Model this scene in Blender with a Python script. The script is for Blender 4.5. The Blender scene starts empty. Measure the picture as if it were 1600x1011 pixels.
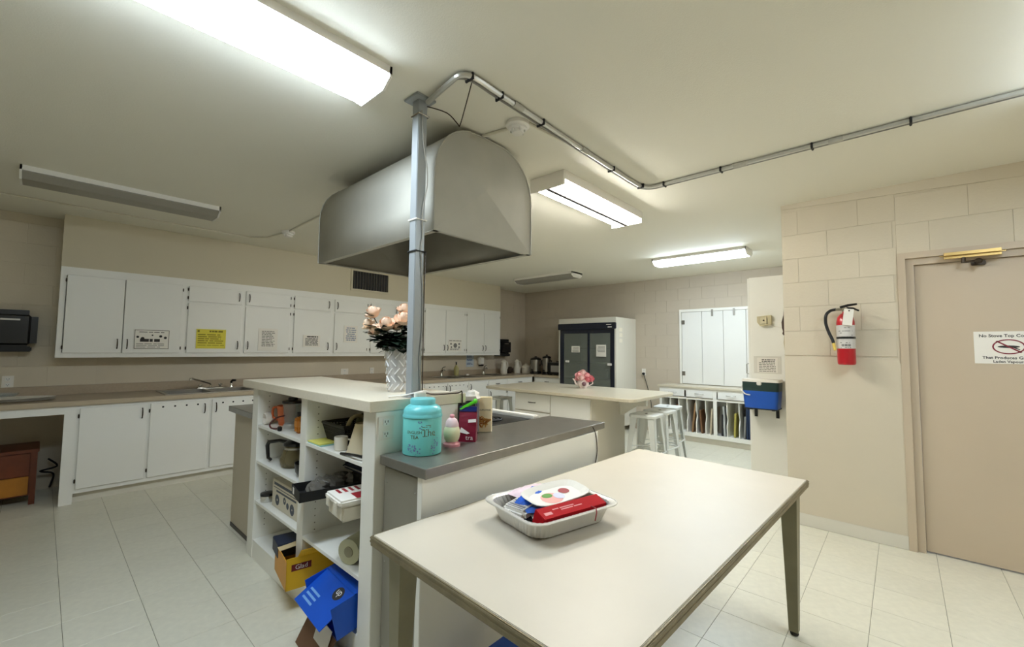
import bpy, bmesh, math, random
from mathutils import Vector, Matrix
random.seed(7)
S = bpy.context.scene
COL = S.collection
pi = math.pi

# ------------------------------------------------------------------ camera, world, exposure
cam = bpy.data.cameras.new('camera')
cam.sensor_fit = 'HORIZONTAL'; cam.sensor_width = 36.0
cam.lens = 666.9 / 1600 * 36.0
cam.clip_start = 0.02
camo = bpy.data.objects.new('camera', cam); COL.objects.link(camo)
yaw, pitch, roll = math.radians(42.305), math.radians(3.409), math.radians(0.604)
CAM = Vector((0, 0, 1.42))
_f = Vector((math.cos(pitch)*math.cos(yaw), math.cos(pitch)*math.sin(yaw), math.sin(pitch)))
_r = _f.cross(Vector((0, 0, 1))).normalized(); _u = _r.cross(_f)
_rr = math.cos(roll)*_r + math.sin(roll)*_u
_uu = math.cos(roll)*_u - math.sin(roll)*_r
camo.matrix_world = Matrix(((_rr.x, _uu.x, -_f.x, CAM.x), (_rr.y, _uu.y, -_f.y, CAM.y), (_rr.z, _uu.z, -_f.z, CAM.z), (0, 0, 0, 1)))
S.camera = camo
w = bpy.data.worlds.new('world'); S.world = w; w.use_nodes = True
w.node_tree.nodes['Background'].inputs[0].default_value = (0.9, 0.95, 1, 1)
w.node_tree.nodes['Background'].inputs[1].default_value = 0.3
S.view_settings.view_transform = 'Standard'; S.view_settings.look = 'None'
S.view_settings.exposure = 0.76; S.view_settings.gamma = 1.0; S.view_settings.use_curve_mapping = False
LAMP = 21.0            # brightness of the lit fluorescent lamps
S.cycles.use_denoising = True
S.cycles.max_bounces = 8; S.cycles.diffuse_bounces = 5; S.cycles.transparent_max_bounces = 12
S.cycles.caustics_reflective = False; S.cycles.caustics_refractive = False

ZC = 2.69              # ceiling height
YW, XB, XR = 6.28, 7.35, 4.29   # cabinet wall, back wall, extinguisher wall

# ------------------------------------------------------------------ materials
def lin(c):
    def f(v):
        v /= 255.0
        return v/12.92 if v <= 0.04045 else ((v+0.055)/1.055)**2.4
    return tuple(f(v) for v in c)
MATS = {}
def mat(name, rgb, rough=0.5, metal=0.0, noise=None, bump=None, rand=0.0, emit=0.0, spec=None, coat=0.0):
    if name in MATS: return MATS[name]
    m = bpy.data.materials.new(name); m.use_nodes = True; MATS[name] = m
    nt = m.node_tree; N = nt.nodes; L = nt.links; b = N['Principled BSDF']
    col = lin(rgb) + (1,)
    b.inputs['Base Color'].default_value = col
    b.inputs['Roughness'].default_value = rough; b.inputs['Metallic'].default_value = metal
    if spec is not None: b.inputs['Specular IOR Level'].default_value = spec
    if coat: b.inputs['Coat Weight'].default_value = coat
    if emit:
        b.inputs['Emission Color'].default_value = col; b.inputs['Emission Strength'].default_value = emit
    tc = None
    def coord():
        nonlocal tc
        if tc is None: tc = N.new('ShaderNodeTexCoord')
        return tc.outputs['Object']
    src = None
    if noise:
        n = N.new('ShaderNodeTexNoise'); n.inputs['Scale'].default_value = noise[0]; n.inputs['Detail'].default_value = 5
        L.new(coord(), n.inputs['Vector'])
        r = N.new('ShaderNodeMapRange'); r.inputs[1].default_value = 0.25; r.inputs[2].default_value = 0.75
        r.inputs[3].default_value = 1-noise[1]; r.inputs[4].default_value = 1+noise[1]
        L.new(n.outputs['Fac'], r.inputs[0]); src = r.outputs[0]
    if rand:
        oi = N.new('ShaderNodeObjectInfo'); r2 = N.new('ShaderNodeMapRange')
        r2.inputs[3].default_value = 1-rand; r2.inputs[4].default_value = 1+rand
        L.new(oi.outputs['Random'], r2.inputs[0])
        if src is None: src = r2.outputs[0]
        else:
            mm = N.new('ShaderNodeMath'); mm.operation = 'MULTIPLY'; L.new(src, mm.inputs[0]); L.new(r2.outputs[0], mm.inputs[1]); src = mm.outputs[0]
    if src is not None:
        mx = N.new('ShaderNodeVectorMath'); mx.operation = 'SCALE'; mx.inputs[0].default_value = col[:3]
        L.new(src, mx.inputs['Scale']); L.new(mx.outputs[0], b.inputs['Base Color'])
    if bump:
        n2 = N.new('ShaderNodeTexNoise'); n2.inputs['Scale'].default_value = bump[0]; n2.inputs['Detail'].default_value = 4
        L.new(coord(), n2.inputs['Vector'])
        bp = N.new('ShaderNodeBump'); bp.inputs['Strength'].default_value = bump[1]; bp.inputs['Distance'].default_value = 0.004
        L.new(n2.outputs['Fac'], bp.inputs['Height']); L.new(bp.outputs[0], b.inputs['Normal'])
    return m
def glassmat(name, rgb, trans=0.75, rough=0.03):
    if name in MATS: return MATS[name]
    m = bpy.data.materials.new(name); m.use_nodes = True; MATS[name] = m
    nt = m.node_tree; N = nt.nodes; L = nt.links; b = N['Principled BSDF']; out = N['Material Output']
    b.inputs['Base Color'].default_value = lin(rgb) + (1,); b.inputs['Roughness'].default_value = rough
    t = N.new('ShaderNodeBsdfTransparent'); t.inputs[0].default_value = tuple(min(1, v*0.5+0.5) for v in lin(rgb)) + (1,)
    mx = N.new('ShaderNodeMixShader'); mx.inputs[0].default_value = 1-trans
    L.new(t.outputs[0], mx.inputs[1]); L.new(b.outputs[0], mx.inputs[2]); L.new(mx.outputs[0], out.inputs[0])
    return m

WALL = mat('beige_wall_paint', (208, 197, 176), 0.62, noise=(1.3, 0.03), bump=(90, 0.12), rand=0.0)
BLOCK = mat('painted_block', (208, 197, 176), 0.62, noise=(2, 0.03), bump=(70, 0.2), rand=0.018)
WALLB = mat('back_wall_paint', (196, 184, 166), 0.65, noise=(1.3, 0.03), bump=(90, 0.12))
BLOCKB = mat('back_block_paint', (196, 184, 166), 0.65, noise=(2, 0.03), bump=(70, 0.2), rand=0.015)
SOFF = mat('soffit_paint', (206, 197, 174), 0.65, noise=(1.1, 0.02))
CEIL = mat('ceiling_plaster', (232, 228, 214), 0.75, noise=(1.0, 0.015), bump=(160, 0.25))
DOORP = mat('door_paint', (196, 179, 156), 0.45, noise=(1.5, 0.03), bump=(60, 0.06))
TILE = mat('floor_tile', (224, 220, 203), 0.32, noise=(26, 0.055), rand=0.025, bump=(14, 0.03))
JOINT = mat('floor_joint', (112, 104, 84), 0.7)
WHITE = mat('white_cabinet_paint', (236, 235, 230), 0.38, noise=(1.6, 0.012))
WHITE2 = mat('white_shelf_laminate', (240, 238, 230), 0.42, noise=(2, 0.012))
BASEB = mat('vinyl_baseboard', (216, 211, 198), 0.45)
LAMT = mat('brown_grey_laminate', (172, 156, 134), 0.35, noise=(60, 0.06))
LAMI = mat('cream_laminate', (206, 197, 176), 0.3, noise=(70, 0.035))
LAMB = mat('shelf_top_laminate', (218, 208, 188), 0.42, noise=(90, 0.04))
STEEL = mat('brushed_steel', (176, 172, 164), 0.3, 0.9, noise=(9, 0.05))
STEELT = mat('worktop_steel', (134, 131, 124), 0.28, 0.6, noise=(14, 0.08), bump=(40, 0.03))
STEELE = mat('worktop_steel_edge', (150, 142, 126), 0.38, 0.85)
GALV = mat('galvanised_steel', (180, 177, 166), 0.64, 0.3, noise=(5, 0.06))
POSTM = mat('grey_post_paint', (164, 168, 170), 0.35, 0.2, noise=(8, 0.04))
CHROME = mat('chrome', (215, 213, 208), 0.12, 1.0)
DARKM = mat('dark_bronze', (66, 56, 46), 0.4, 0.7)
BLACK = mat('black_plastic', (20, 20, 21), 0.28)
BLACKM = mat('matt_black', (24, 23, 23), 0.6)
NAVY = mat('navy_black', (16, 22, 40), 0.3)
INK = mat('ink', (52, 48, 46), 0.7)
INKB = mat('blue_ink', (84, 108, 148), 0.7)
INKR = mat('red_ink', (150, 22, 34), 0.6)
INKW = mat('white_ink', (240, 238, 236), 0.6)
PAPER = mat('white_paper', (236, 231, 222), 0.7)
PAPERY = mat('yellow_paper', (226, 212, 76), 0.7)
LENS_ON = mat('lit_lens', (226, 242, 255), 0.4, emit=LAMP)
LENS_OFF = glassmat('unlit_lens', (158, 153, 142), 0.12, 0.3)
LENS_LO = mat('lit_lens_dimmer', (226, 242, 255), 0.4, emit=LAMP*0.75)  # emission turned down to balance the light by the door
LENS_HI = mat('lit_lens_brighter', (226, 242, 255), 0.4, emit=LAMP*1.25)  # emission turned up to balance the light at the far side
FIXW = mat('fixture_enamel', (232, 228, 220), 0.35)
GLASS = glassmat('clear_glass', (235, 240, 240), 0.82)
COOLG = glassmat('cooler_glass', (176, 182, 172), 0.74, 0.05)

# ------------------------------------------------------------------ mesh builder
class B:
    def __init__(s): s.bm = bmesh.new()
    def _since(s, n0):
        s.bm.verts.ensure_lookup_table(); return s.bm.verts[n0:]
    def box(s, x0, x1, y0, y1, z0, z1, bev=0.0, M=None, seg=2):
        n0 = len(s.bm.verts)
        m = Matrix.Translation(((x0+x1)/2, (y0+y1)/2, (z0+z1)/2)) @ Matrix.Diagonal((abs(x1-x0), abs(y1-y0), abs(z1-z0), 1))
        if M is not None: m = M @ m
        r = bmesh.ops.create_cube(s.bm, size=1.0, matrix=m)
        if bev > 0:
            ed = {e for v in r['verts'] for e in v.link_edges}
            bmesh.ops.bevel(s.bm, geom=list(ed), offset=bev, segments=seg, affect='EDGES', clamp_overlap=True)
        return s
    def cyl(s, p0, p1, r0, r1=None, seg=14, caps=True):
        p0 = Vector(p0); p1 = Vector(p1); d = p1-p0
        if r1 is None: r1 = r0
        m = Matrix.Translation((p0+p1)/2) @ d.to_track_quat('Z', 'Y').to_matrix().to_4x4()
        bmesh.ops.create_cone(s.bm, cap_ends=caps, segments=seg, radius1=r0, radius2=r1, depth=d.length, matrix=m)
        return s
    def sph(s, c, r, u=12, v=8, M=None):
        if not isinstance(r, (tuple, list)): r = (r, r, r)
        m = Matrix.Translation(c) @ (M if M is not None else Matrix()) @ Matrix.Diagonal((r[0], r[1], r[2], 1))
        bmesh.ops.create_uvsphere(s.bm, u_segments=u, v_segments=v, radius=1, matrix=m); return s
    def lathe(s, prof, c=(0, 0, 0), seg=24, M=None, cap=True):
        rings = []
        for r, z in prof:
            ring = []
            for i in range(seg):
                a = 2*pi*i/seg
                p = Vector((r*math.cos(a), r*math.sin(a), z))
                if M is not None: p = M @ p
                ring.append(s.bm.verts.new(p + Vector(c)))
            rings.append(ring)
        for a, b in zip(rings, rings[1:]):
            for i in range(seg):
                j = (i+1) % seg
                s.bm.faces.new((a[i], a[j], b[j], b[i]))
        if cap:
            if prof[0][0] > 1e-5: s.bm.faces.new(rings[0][::-1])
            if prof[-1][0] > 1e-5: s.bm.faces.new(rings[-1])
        return s
    def tube(s, pts, r, seg=6, closed=False, smoothn=0):
        P = [Vector(p) for p in pts]
        if smoothn:
            if isinstance(r, (list, tuple)):
                m_ = len(r)-1; r = [r[min(int(k/smoothn), m_)] + (r[min(int(k/smoothn)+1, m_)]-r[min(int(k/smoothn), m_)])*(k % smoothn)/smoothn for k in range(m_*smoothn+1)]
            P = catmull(P, smoothn, closed)
        n = len(P); rings = []; up = Vector((0, 0, 1)); nrm = None
        for i, p in enumerate(P):
            a = P[i-1] if (i > 0 or closed) else p
            b = P[(i+1) % n] if (i < n-1 or closed) else p
            t = (b-a).normalized()
            if nrm is None:
                nrm = t.cross(up)
                if nrm.length < 1e-3: nrm = t.cross(Vector((1, 0, 0)))
            nrm = (nrm - t*nrm.dot(t)).normalized(); bn = t.cross(nrm)
            rr = r[i] if isinstance(r, (list, tuple)) else r
            rings.append([s.bm.verts.new(p + rr*(math.cos(2*pi*k/seg)*nrm + math.sin(2*pi*k/seg)*bn)) for k in range(seg)])
        for i in range(n if closed else n-1):
            a, b = rings[i], rings[(i+1) % n]
            for k in range(seg):
                j = (k+1) % seg
                s.bm.faces.new((a[k], a[j], b[j], b[k]))
        if not closed:
            s.bm.faces.new(rings[0][::-1]); s.bm.faces.new(rings[-1])
        return s
    def prism(s, poly, axis, a0, a1):
        """poly: 2D points in the two remaining axes (in x,y,z order), extruded along axis a0..a1"""
        def mk(p, a):
            if axis == 'x': return (a, p[0], p[1])
            if axis == 'y': return (p[0], a, p[1])
            return (p[0], p[1], a)
        A = [s.bm.verts.new(mk(p, a0)) for p in poly]; C = [s.bm.verts.new(mk(p, a1)) for p in poly]
        n = len(poly)
        s.bm.faces.new(A[::-1]); s.bm.faces.new(C)
        for i in range(n):
            j = (i+1) % n
            s.bm.faces.new((A[i], A[j], C[j], C[i]))
        return s
    def face(s, *pts):
        s.bm.faces.new([s.bm.verts.new(p) for p in pts]); return s
    def text(s, body, mapper, size=1.0, align='CENTER', squash=1.0, bold=0.0):
        c = bpy.data.curves.new('t', 'FONT'); c.body = body; c.size = size; c.align_x = align; c.offset = bold; c.resolution_u = 2
        o = bpy.data.objects.new('t', c); COL.objects.link(o)
        dg = bpy.context.evaluated_depsgraph_get()
        me = bpy.data.meshes.new_from_object(o.evaluated_get(dg))
        vs = [s.bm.verts.new(mapper(v.co.x*squash, v.co.y)) for v in me.vertices]
        for p in me.polygons:
            try: s.bm.faces.new([vs[i] for i in p.vertices])
            except ValueError: pass
        bpy.data.objects.remove(o); bpy.data.curves.remove(c); bpy.data.meshes.remove(me)
        return s
    def xf(s, M):
        bmesh.ops.transform(s.bm, matrix=M, verts=s.bm.verts[:]); return s
    def obj(s, name, m, parent=None, smooth=False, label=None, cat=None, group=None, kind=None, fix=True):
        if fix: bmesh.ops.recalc_face_normals(s.bm, faces=s.bm.faces[:])
        me = bpy.data.meshes.new(name); s.bm.to_mesh(me); s.bm.free()
        me.materials.append(m)
        if smooth:
            for p in me.polygons: p.use_smooth = True
            try: me.set_sharp_from_angle(angle=math.radians(38))
            except Exception: pass
        return link(name, me, parent, label, cat, group, kind)
def urect(b, plane, d0, d1, rects):
    """union of rectangles (u0,u1,z0,z1) as a slab d0..d1 without overlapping faces"""
    us = sorted({round(v, 5) for r in rects for v in r[:2]}); zs = sorted({round(v, 5) for r in rects for v in r[2:]})
    for a, c in zip(us, us[1:]):
        run = None
        for e, g in zip(zs, zs[1:]):
            hit = any(r[0] <= (a+c)/2 <= r[1] and r[2] <= (e+g)/2 <= r[3] for r in rects)
            if hit: run = (run[0], g) if run else (e, g)
            if (not hit or g == zs[-1]) and run:
                if plane == 'y': b.box(a, c, d0, d1, run[0], run[1])
                else: b.box(d0, d1, a, c, run[0], run[1])
                run = None
    return b
OFF = {}
def link(name, me, parent=None, label=None, cat=None, group=None, kind=None):
    o = bpy.data.objects.new(name, me); COL.objects.link(o)
    if parent is not None:
        o.parent = parent
        if parent.name in OFF: o.matrix_parent_inverse = OFF[parent.name]
    tag(o, label, cat, group, kind)
    return o
def tag(o, label=None, cat=None, group=None, kind=None):
    if label: o['label'] = label
    if cat: o['category'] = cat
    if group: o['group'] = group
    if kind: o['kind'] = kind
    return o
def thing(name, label, cat, loc=(0, 0, 0), rz=0.0, group=None, local=False, kind=None):
    o = bpy.data.objects.new(name, None); COL.objects.link(o); o.empty_display_size = 0.05
    o.location = loc; o.rotation_euler = (0, 0, rz)
    if not local: OFF[o.name] = (Matrix.Translation(loc) @ Matrix.Rotation(rz, 4, 'Z')).inverted()
    return tag(o, label, cat, group, kind)
def copy_tree(o, parent=None):
    c = o.copy(); COL.objects.link(c); c.parent = parent
    for ch in list(o.children): copy_tree(ch, c)
    return c
def catmull(P, n, closed=False):
    out = []; m = len(P)
    for i in range(m if closed else m-1):
        if closed: p0, p1, p2, p3 = P[i-1], P[i], P[(i+1) % m], P[(i+2) % m]
        else: p0, p1, p2, p3 = P[max(i-1, 0)], P[i], P[i+1], P[min(i+2, m-1)]
        for k in range(n):
            t = k/n
            out.append(0.5*((2*p1) + (p2-p0)*t + (2*p0-5*p1+4*p2-p3)*t*t + (3*p1-p0-3*p2+p3)*t**3))
    if not closed: out.append(P[-1])
    return out
def rot(ax, deg): return Matrix.Rotation(math.radians(deg), 4, ax)
def tr(x, y, z): return Matrix.Translation((x, y, z))

# ------------------------------------------------------------------ floor with 12 inch tiles
P_ = 0.305
floor = B().box(-2.6, 7.5, -1.7, 6.4, -0.12, -0.003).obj('floor', JOINT, kind='structure', label='pale cream vinyl tile floor with dark joints')
def screen(p):
    d = Vector(p)-CAM; z = d.dot(_f)
    if z < 0.15: return None
    return (800+666.9*d.dot(_rr)/z, 505.5-666.9*d.dot(_uu)/z)
hidden = [(-2.6, 7.5, 5.52, 6.4), (1.1, 2.5, 1.5, 4.0), (4.3, 5.2, 2.7, 3.8), (6.6, 7.5, 3.6, 6.4), (6.9, 7.5, 0.8, 6.3), (4.3, 7.5, -1.7, 0.74)]
cells = []
for i in range(-9, 25):
    for j in range(-16, 12):
        x0 = 0.14+i*P_; y0 = 2.91+j*P_
        x1, y1 = min(x0+P_, 7.5), min(y0+P_, 6.4)
        if x1 < -2.59 or x0 > 7.49 or y1 < -1.69 or y0 > 6.39: continue
        x0 = max(x0, -2.6); y0 = max(y0, -1.7)
        cx, cy = (x0+x1)/2, (y0+y1)/2
        size = 0
        if not any(a < x0 and x1 < b and c < y0 and y1 < d for a, b, c, d in hidden):
            q = [screen((a, b, 0)) for a, b in ((x0, y0), (x1, y0), (x1, y1), (x0, y1), (cx, cy))]
            if any(p and -5 < p[0] < 1605 and 0 < p[1] < 1016 for p in q):
                size = 1/((Vector((cx, cy, 0))-CAM).length**2)
        cells.append((size, x0, x1, y0, y1))
cells.sort(reverse=True)
tile_me = None
rest = B()
for k, (size, x0, x1, y0, y1) in enumerate(cells):
    g = 0.0009
    if size > 0 and k < 290:
        full = abs(x1-x0-P_) < 1e-4 and abs(y1-y0-P_) < 1e-4
        if full:
            if tile_me is None:
                o = B().box(-P_/2+g, P_/2-g, -P_/2+g, P_/2-g, -0.006, 0, 0.0007, seg=1).obj('tile', TILE, floor); tile_me = o.data
            else: o = link('tile', tile_me, floor)
            o.location = ((x0+x1)/2, (y0+y1)/2, 0)
        else: B().box(x0+g, x1-g, y0+g, y1-g, -0.006, 0, 0.0007, seg=1).obj('tile', TILE, floor)
    else: rest.box(x0+g, x1-g, y0+g, y1-g, -0.006, 0)
rest.obj('outer_tiles', TILE, floor, kind='stuff')

# ------------------------------------------------------------------ ceiling and walls
B().box(-2.6, 7.5, -1.7, 6.45, ZC, ZC+0.12).obj('ceiling', CEIL, kind='structure', label='flat cream plaster ceiling')
def blocks(parent, m, plane, pos, u0, u1, z0, z1, pitch_z, joint_phase, sgn, blen=0.4):
    """individual painted concrete blocks standing 4 mm proud of the wall core"""
    k = 0; z = z0
    while z < z1-0.02:
        zt = min(z+pitch_z, z1); ph = joint_phase + (blen/2 if k % 2 else 0)
        u = ph - blen*math.ceil((ph-u0)/blen)
        while u < u1-0.005:
            a, b_ = max(u, u0), min(u+blen, u1)
            if b_-a > 0.02:
                g = 0.0007
                if plane == 'x':
                    B().box(min(pos, pos+sgn*0.004), max(pos, pos+sgn*0.004), a+g, b_-g, z+g, zt-g, 0.0009, seg=1).obj('block', m, parent)
                else:
                    B().box(a+g, b_-g, min(pos, pos+sgn*0.004), max(pos, pos+sgn*0.004), z+g, zt-g, 0.0009, seg=1).obj('block', m, parent)
            u += blen
        z = zt; k += 1
wl = B().box(-2.6, 7.5, YW+0.004, YW+0.2, 0, ZC).obj('wall_left', WALL, kind='structure', label='beige block wall behind the long cabinet run')
blocks(wl, BLOCK, 'y', YW, -0.9, 0.40, 1.0, ZC, 0.2, 0.05, 1)
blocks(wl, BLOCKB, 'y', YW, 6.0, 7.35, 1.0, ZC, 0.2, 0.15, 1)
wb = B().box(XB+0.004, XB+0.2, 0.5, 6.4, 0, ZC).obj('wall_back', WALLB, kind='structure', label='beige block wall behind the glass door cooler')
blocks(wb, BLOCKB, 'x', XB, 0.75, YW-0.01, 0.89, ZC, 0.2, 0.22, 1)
YE = 0.737
b = B(); b.box(XR+0.004, XR+0.2, 0, YE, 0, ZC); b.box(XR+0.004, XR+0.2, -1.09, 0, 2.163, ZC); b.box(XR+0.004, XR+0.2, -1.7, -1.09, 0, ZC)
wr = b.obj('wall_right', WALL, kind='structure', label='beige painted block wall around the door')
blocks(wr, BLOCK, 'x', XR, 0.0, YE, 1.39, 2.625, 0.206, 0.42, 1)
blocks(wr, BLOCK, 'x', XR, -1.09, 0.0, 2.163, 2.60, 0.22, 0.22, 1)
# plaster panel with a rounded upper corner, below the blocks
pp = [(YE, 0.09), (YE, 1.384)]
for k in range(7):
    a = pi/2 + (pi/2)*k/6
    pp.append((0.0+0.05+0.05*math.cos(a), 1.384-0.05+0.05*math.sin(a)))
pp.append((0.0, 0.09))
B().prism(pp, 'x', XR-0.005, XR+0.004).obj('plaster_panel', WALL, wr, label='smooth plaster lower wall')
B().box(-2.6, 4.3, -1.85, -1.7, 0, ZC).obj('wall_near', WALL, kind='structure', label='beige wall behind the photographer')
B().box(-2.75, -2.6, -1.7, 6.45, 0, ZC).obj('wall_far_side', WALL, kind='structure', label='beige wall closing the room')
B().box(XR+0.2, 7.5, 0.55, 0.735, 0, ZC).obj('wall_nook', WALL, kind='structure', label='beige return wall behind the tall cabinet')
B().box(XR-0.013, XR-0.005, 0.0, YE, 0, 0.098, 0.003).obj('baseboard_right', BASEB, kind='structure', label='pale grey vinyl baseboard under the extinguisher')
B().prism([(YE, 2.655), (YE, ZC), (-1.7, ZC), (-1.7, 2.545)], 'x', XR-0.006, XR+0.004).obj('trim_1', WALL, kind='structure', label='tapered beige strip below the ceiling')
B().box(0.087, 6.236, 6.0, YW, 2.178, ZC).obj('wall_soffit', SOFF, kind='structure', label='flat beige soffit above the wall cabinets')

# door with frame
d = thing('door_1', 'beige painted metal door with brass closer', None, (XR, -0.5, 0), kind='structure')
b = B(); urect(b, 'x', XR-.012, XR+.12, [(-.045, 0, 0, 2.163), (-1.09, -1.045, 0, 2.163), (-1.09, 0, 2.118, 2.163)])
urect(b, 'x', XR+.01, XR+.118, [(-.09, -.046, 0, 2.117), (-1.044, -1.0, 0, 2.117), (-1.044, -.046, 2.07, 2.117)])
b.obj('door_frame', DOORP, d)
B().box(XR+0.035, XR+0.08, -0.998, -0.092, 0.012, 2.068, 0.002).obj('door_leaf', DOORP, d)
BRASS = mat('aged_brass', (196, 164, 98), 0.3, 0.55, noise=(12, 0.08))
c = B().box(XR-0.075, XR-0.012, -0.535, -0.225, 2.081, 2.125, 0.02, seg=4).obj('door_closer', BRASS, d, smooth=True, label='brass door closer body')
b = B(); b.cyl((XR-0.045, -0.34, 2.083), (XR-0.045, -0.34, 2.045), 0.012); b.cyl((XR-0.045, -0.34, 2.05), (XR-0.07, -0.42, 2.05), 0.007); b.cyl((XR-0.07, -0.42, 2.05), (XR+0.02, -0.40, 2.045), 0.007)
b.sph((XR-0.06, -0.41, 2.048), 0.02); b.box(XR+0.005, XR+0.036, -0.45, -0.38, 2.03, 2.06, 0.004)
b.obj('closer_arm', DARKM, c)

# ------------------------------------------------------------------ ceiling lights
def wrap_light(axis, a0, a1, c, lit, label, width=0.3, depth=0.085):
    """wraparound fluorescent fixture along axis; c = centre in the other axis"""
    loc = ((a0+a1)/2, c, ZC) if axis == 'x' else (c, (a0+a1)/2, ZC)
    t = thing('ceiling_light', label, 'ceiling light', loc, group='fluorescent ceiling lights')
    h = width/2
    def bx(bb, u0, u1, v0, v1, z0, z1, bev=0.0):
        if axis == 'x': bb.box(u0, u1, c+v0, c+v1, z0, z1, bev)
        else: bb.box(c+v0, c+v1, u0, u1, z0, z1, bev)
    b = B(); bx(b, a0, a1, -h, h, ZC-0.022, ZC); bx(b, a0, a1, -h-0.006, -h, ZC-0.036, ZC); bx(b, a0, a1, h, h+0.006, ZC-0.036, ZC)
    b.obj('housing', FIXW, t)
    prof = [(-h, ZC-0.022), (-h, ZC-0.045), (-h*0.62, ZC-depth), (h*0.62, ZC-depth), (h, ZC-0.045), (h, ZC-0.022)]
    prof = [(c+p[0], p[1]) for p in prof]
    B().prism(prof, 'x' if axis == 'x' else 'y', a0+0.012, a1-0.012).obj('lens', (LENS_HI if lit == 2 else LENS_LO if lit == 3 else LENS_ON) if lit else LENS_OFF, t)
    for e in (a0, a1-0.012):
        cap = [(-h-0.006, ZC), (-h-0.006, ZC-0.05), (-h*0.64, ZC-depth-0.005), (h*0.64, ZC-depth-0.005), (h+0.006, ZC-0.05), (h+0.006, ZC)]
        B().prism([(c+p[0], p[1]) for p in cap], 'x' if axis == 'x' else 'y', e, e+0.012).obj('end_cap', FIXW, t)
    return t
wrap_light('x', -0.22, 1.005, 1.82, True, 'lit wraparound fluorescent light beside the steel post')
wrap_light('x', -0.17, 1.04, 4.72, False, 'unlit wraparound light above the left sink run')
wrap_light('y', 1.34, 2.52, 5.80, 2, 'lit wraparound fluorescent light near the serving hatch')
wrap_light('x', 2.0, 3.22, -0.75, 3, 'lit wraparound fluorescent light in front of the door')
wrap_light('y', 3.9, 5.15, 5.86, False, 'unlit wraparound light near the glass door cooler')
# open strip with two bare tubes
t = thing('ceiling_light', 'lit strip light with two bare tubes beside the hood', 'ceiling light', (3.03, 1.87, ZC), group='fluorescent ceiling lights')
x0, x1, cy = 2.43, 3.63, 1.87
b = B()
b.prism([(cy-0.148, ZC), (cy-0.148, ZC-0.035), (cy-0.045, ZC-0.06), (cy+0.045, ZC-0.06), (cy+0.148, ZC-0.035), (cy+0.148, ZC)], 'x', x0, x1); b.box(x0, x1, cy-.155, cy-.149, ZC-.066, ZC); b.box(x0, x1, cy+.149, cy+.155, ZC-.066, ZC)
b.obj('reflector', FIXW, t)
for e in (x0-0.02, x1):
    B().box(e, e+0.02, cy-0.155, cy+0.155, ZC-0.105, ZC, 0.003).obj('end_plate', FIXW, t)
B().box(x0, x1, cy-.016, cy+.016, ZC-.107, ZC-.099).obj('gap_shade_strip', mat('dark_gap_shade', (74, 70, 72), .8), t)  # added dark strip, paints the shaded gap between the two tubes
TUBE_ON = mat('lit_tube', (250, 248, 240), 0.4, emit=LAMP*2.7)
for s in (-1, 1):
    B().cyl((x0+0.005, cy+s*0.085, ZC-0.083), (x1-0.005, cy+s*0.085, ZC-0.083), 0.019, seg=14).obj('tube', TUBE_ON, t, smooth=True)

# ------------------------------------------------------------------ wall cabinets
def handle(parent, x, y, z, L=0.095, face='-y', horiz=False, m=None):
    m = m or DARKM
    b = B(); h = L/2; o = 0.022
    pr = [(-h, 0), (-h*0.8, o*0.75), (-h*0.3, o), (h*0.3, o), (h*0.8, o*0.75), (h, 0)]
    pts = []
    for u, dd in pr:
        if face == '-y': pts.append((x+u, y-dd, z) if horiz else (x, y-dd, z+u))
        else: pts.append((x-dd, y+u, z) if horiz else (x-dd, y, z+u))
    b.tube(pts, [0.006, 0.0045, 0.0055, 0.0055, 0.0045, 0.006], 6)
    return b.obj('handle', m, parent, smooth=True)
def hinge(parent, x, y, z, face='-y'):
    b = B()
    if face == '-y': b.box(x-0.006, x+0.006, y-0.006, y, z-0.016, z+0.016, 0.002); b.cyl((x, y-0.006, z-0.018), (x, y-0.006, z+0.018), 0.0035, seg=8)
    else: b.box(x-0.008, x, y-0.009, y+0.009, z-0.024, z+0.024, 0.003); b.cyl((x-0.008, y, z-0.026), (x-0.008, y, z+0.026), 0.005, seg=8)
    b.obj('hinge', DARKM, parent)
def cab_door(t, x0, x1, z0, z1, yf, hside, hz, hinges, holes=False, th=0.018):
    dd = B().box(x0, x1, yf-th, yf, z0, z1, 0.003, seg=1).obj('door', WHITE, t)
    hx = x0+0.035 if hside == 'l' else x1-0.035
    handle(dd, hx, yf-th, hz)
    gx = x1+0.006 if hside == 'l' else x0-0.006
    for z in hinges: hinge(dd, gx, yf-th*0.4, z)
    if holes:
        for k in range(4):
            xx = x0+(x1-x0)*(0.2+0.2*k)
            B().cyl((xx, yf-th-0.001, z1-0.04), (xx, yf-th+0.006, z1-0.04), 0.009, seg=10).obj('vent_hole', BLACKM, dd)
    return dd
YU = 6.0; UZ0, UZ1 = 1.29, 2.178
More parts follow.
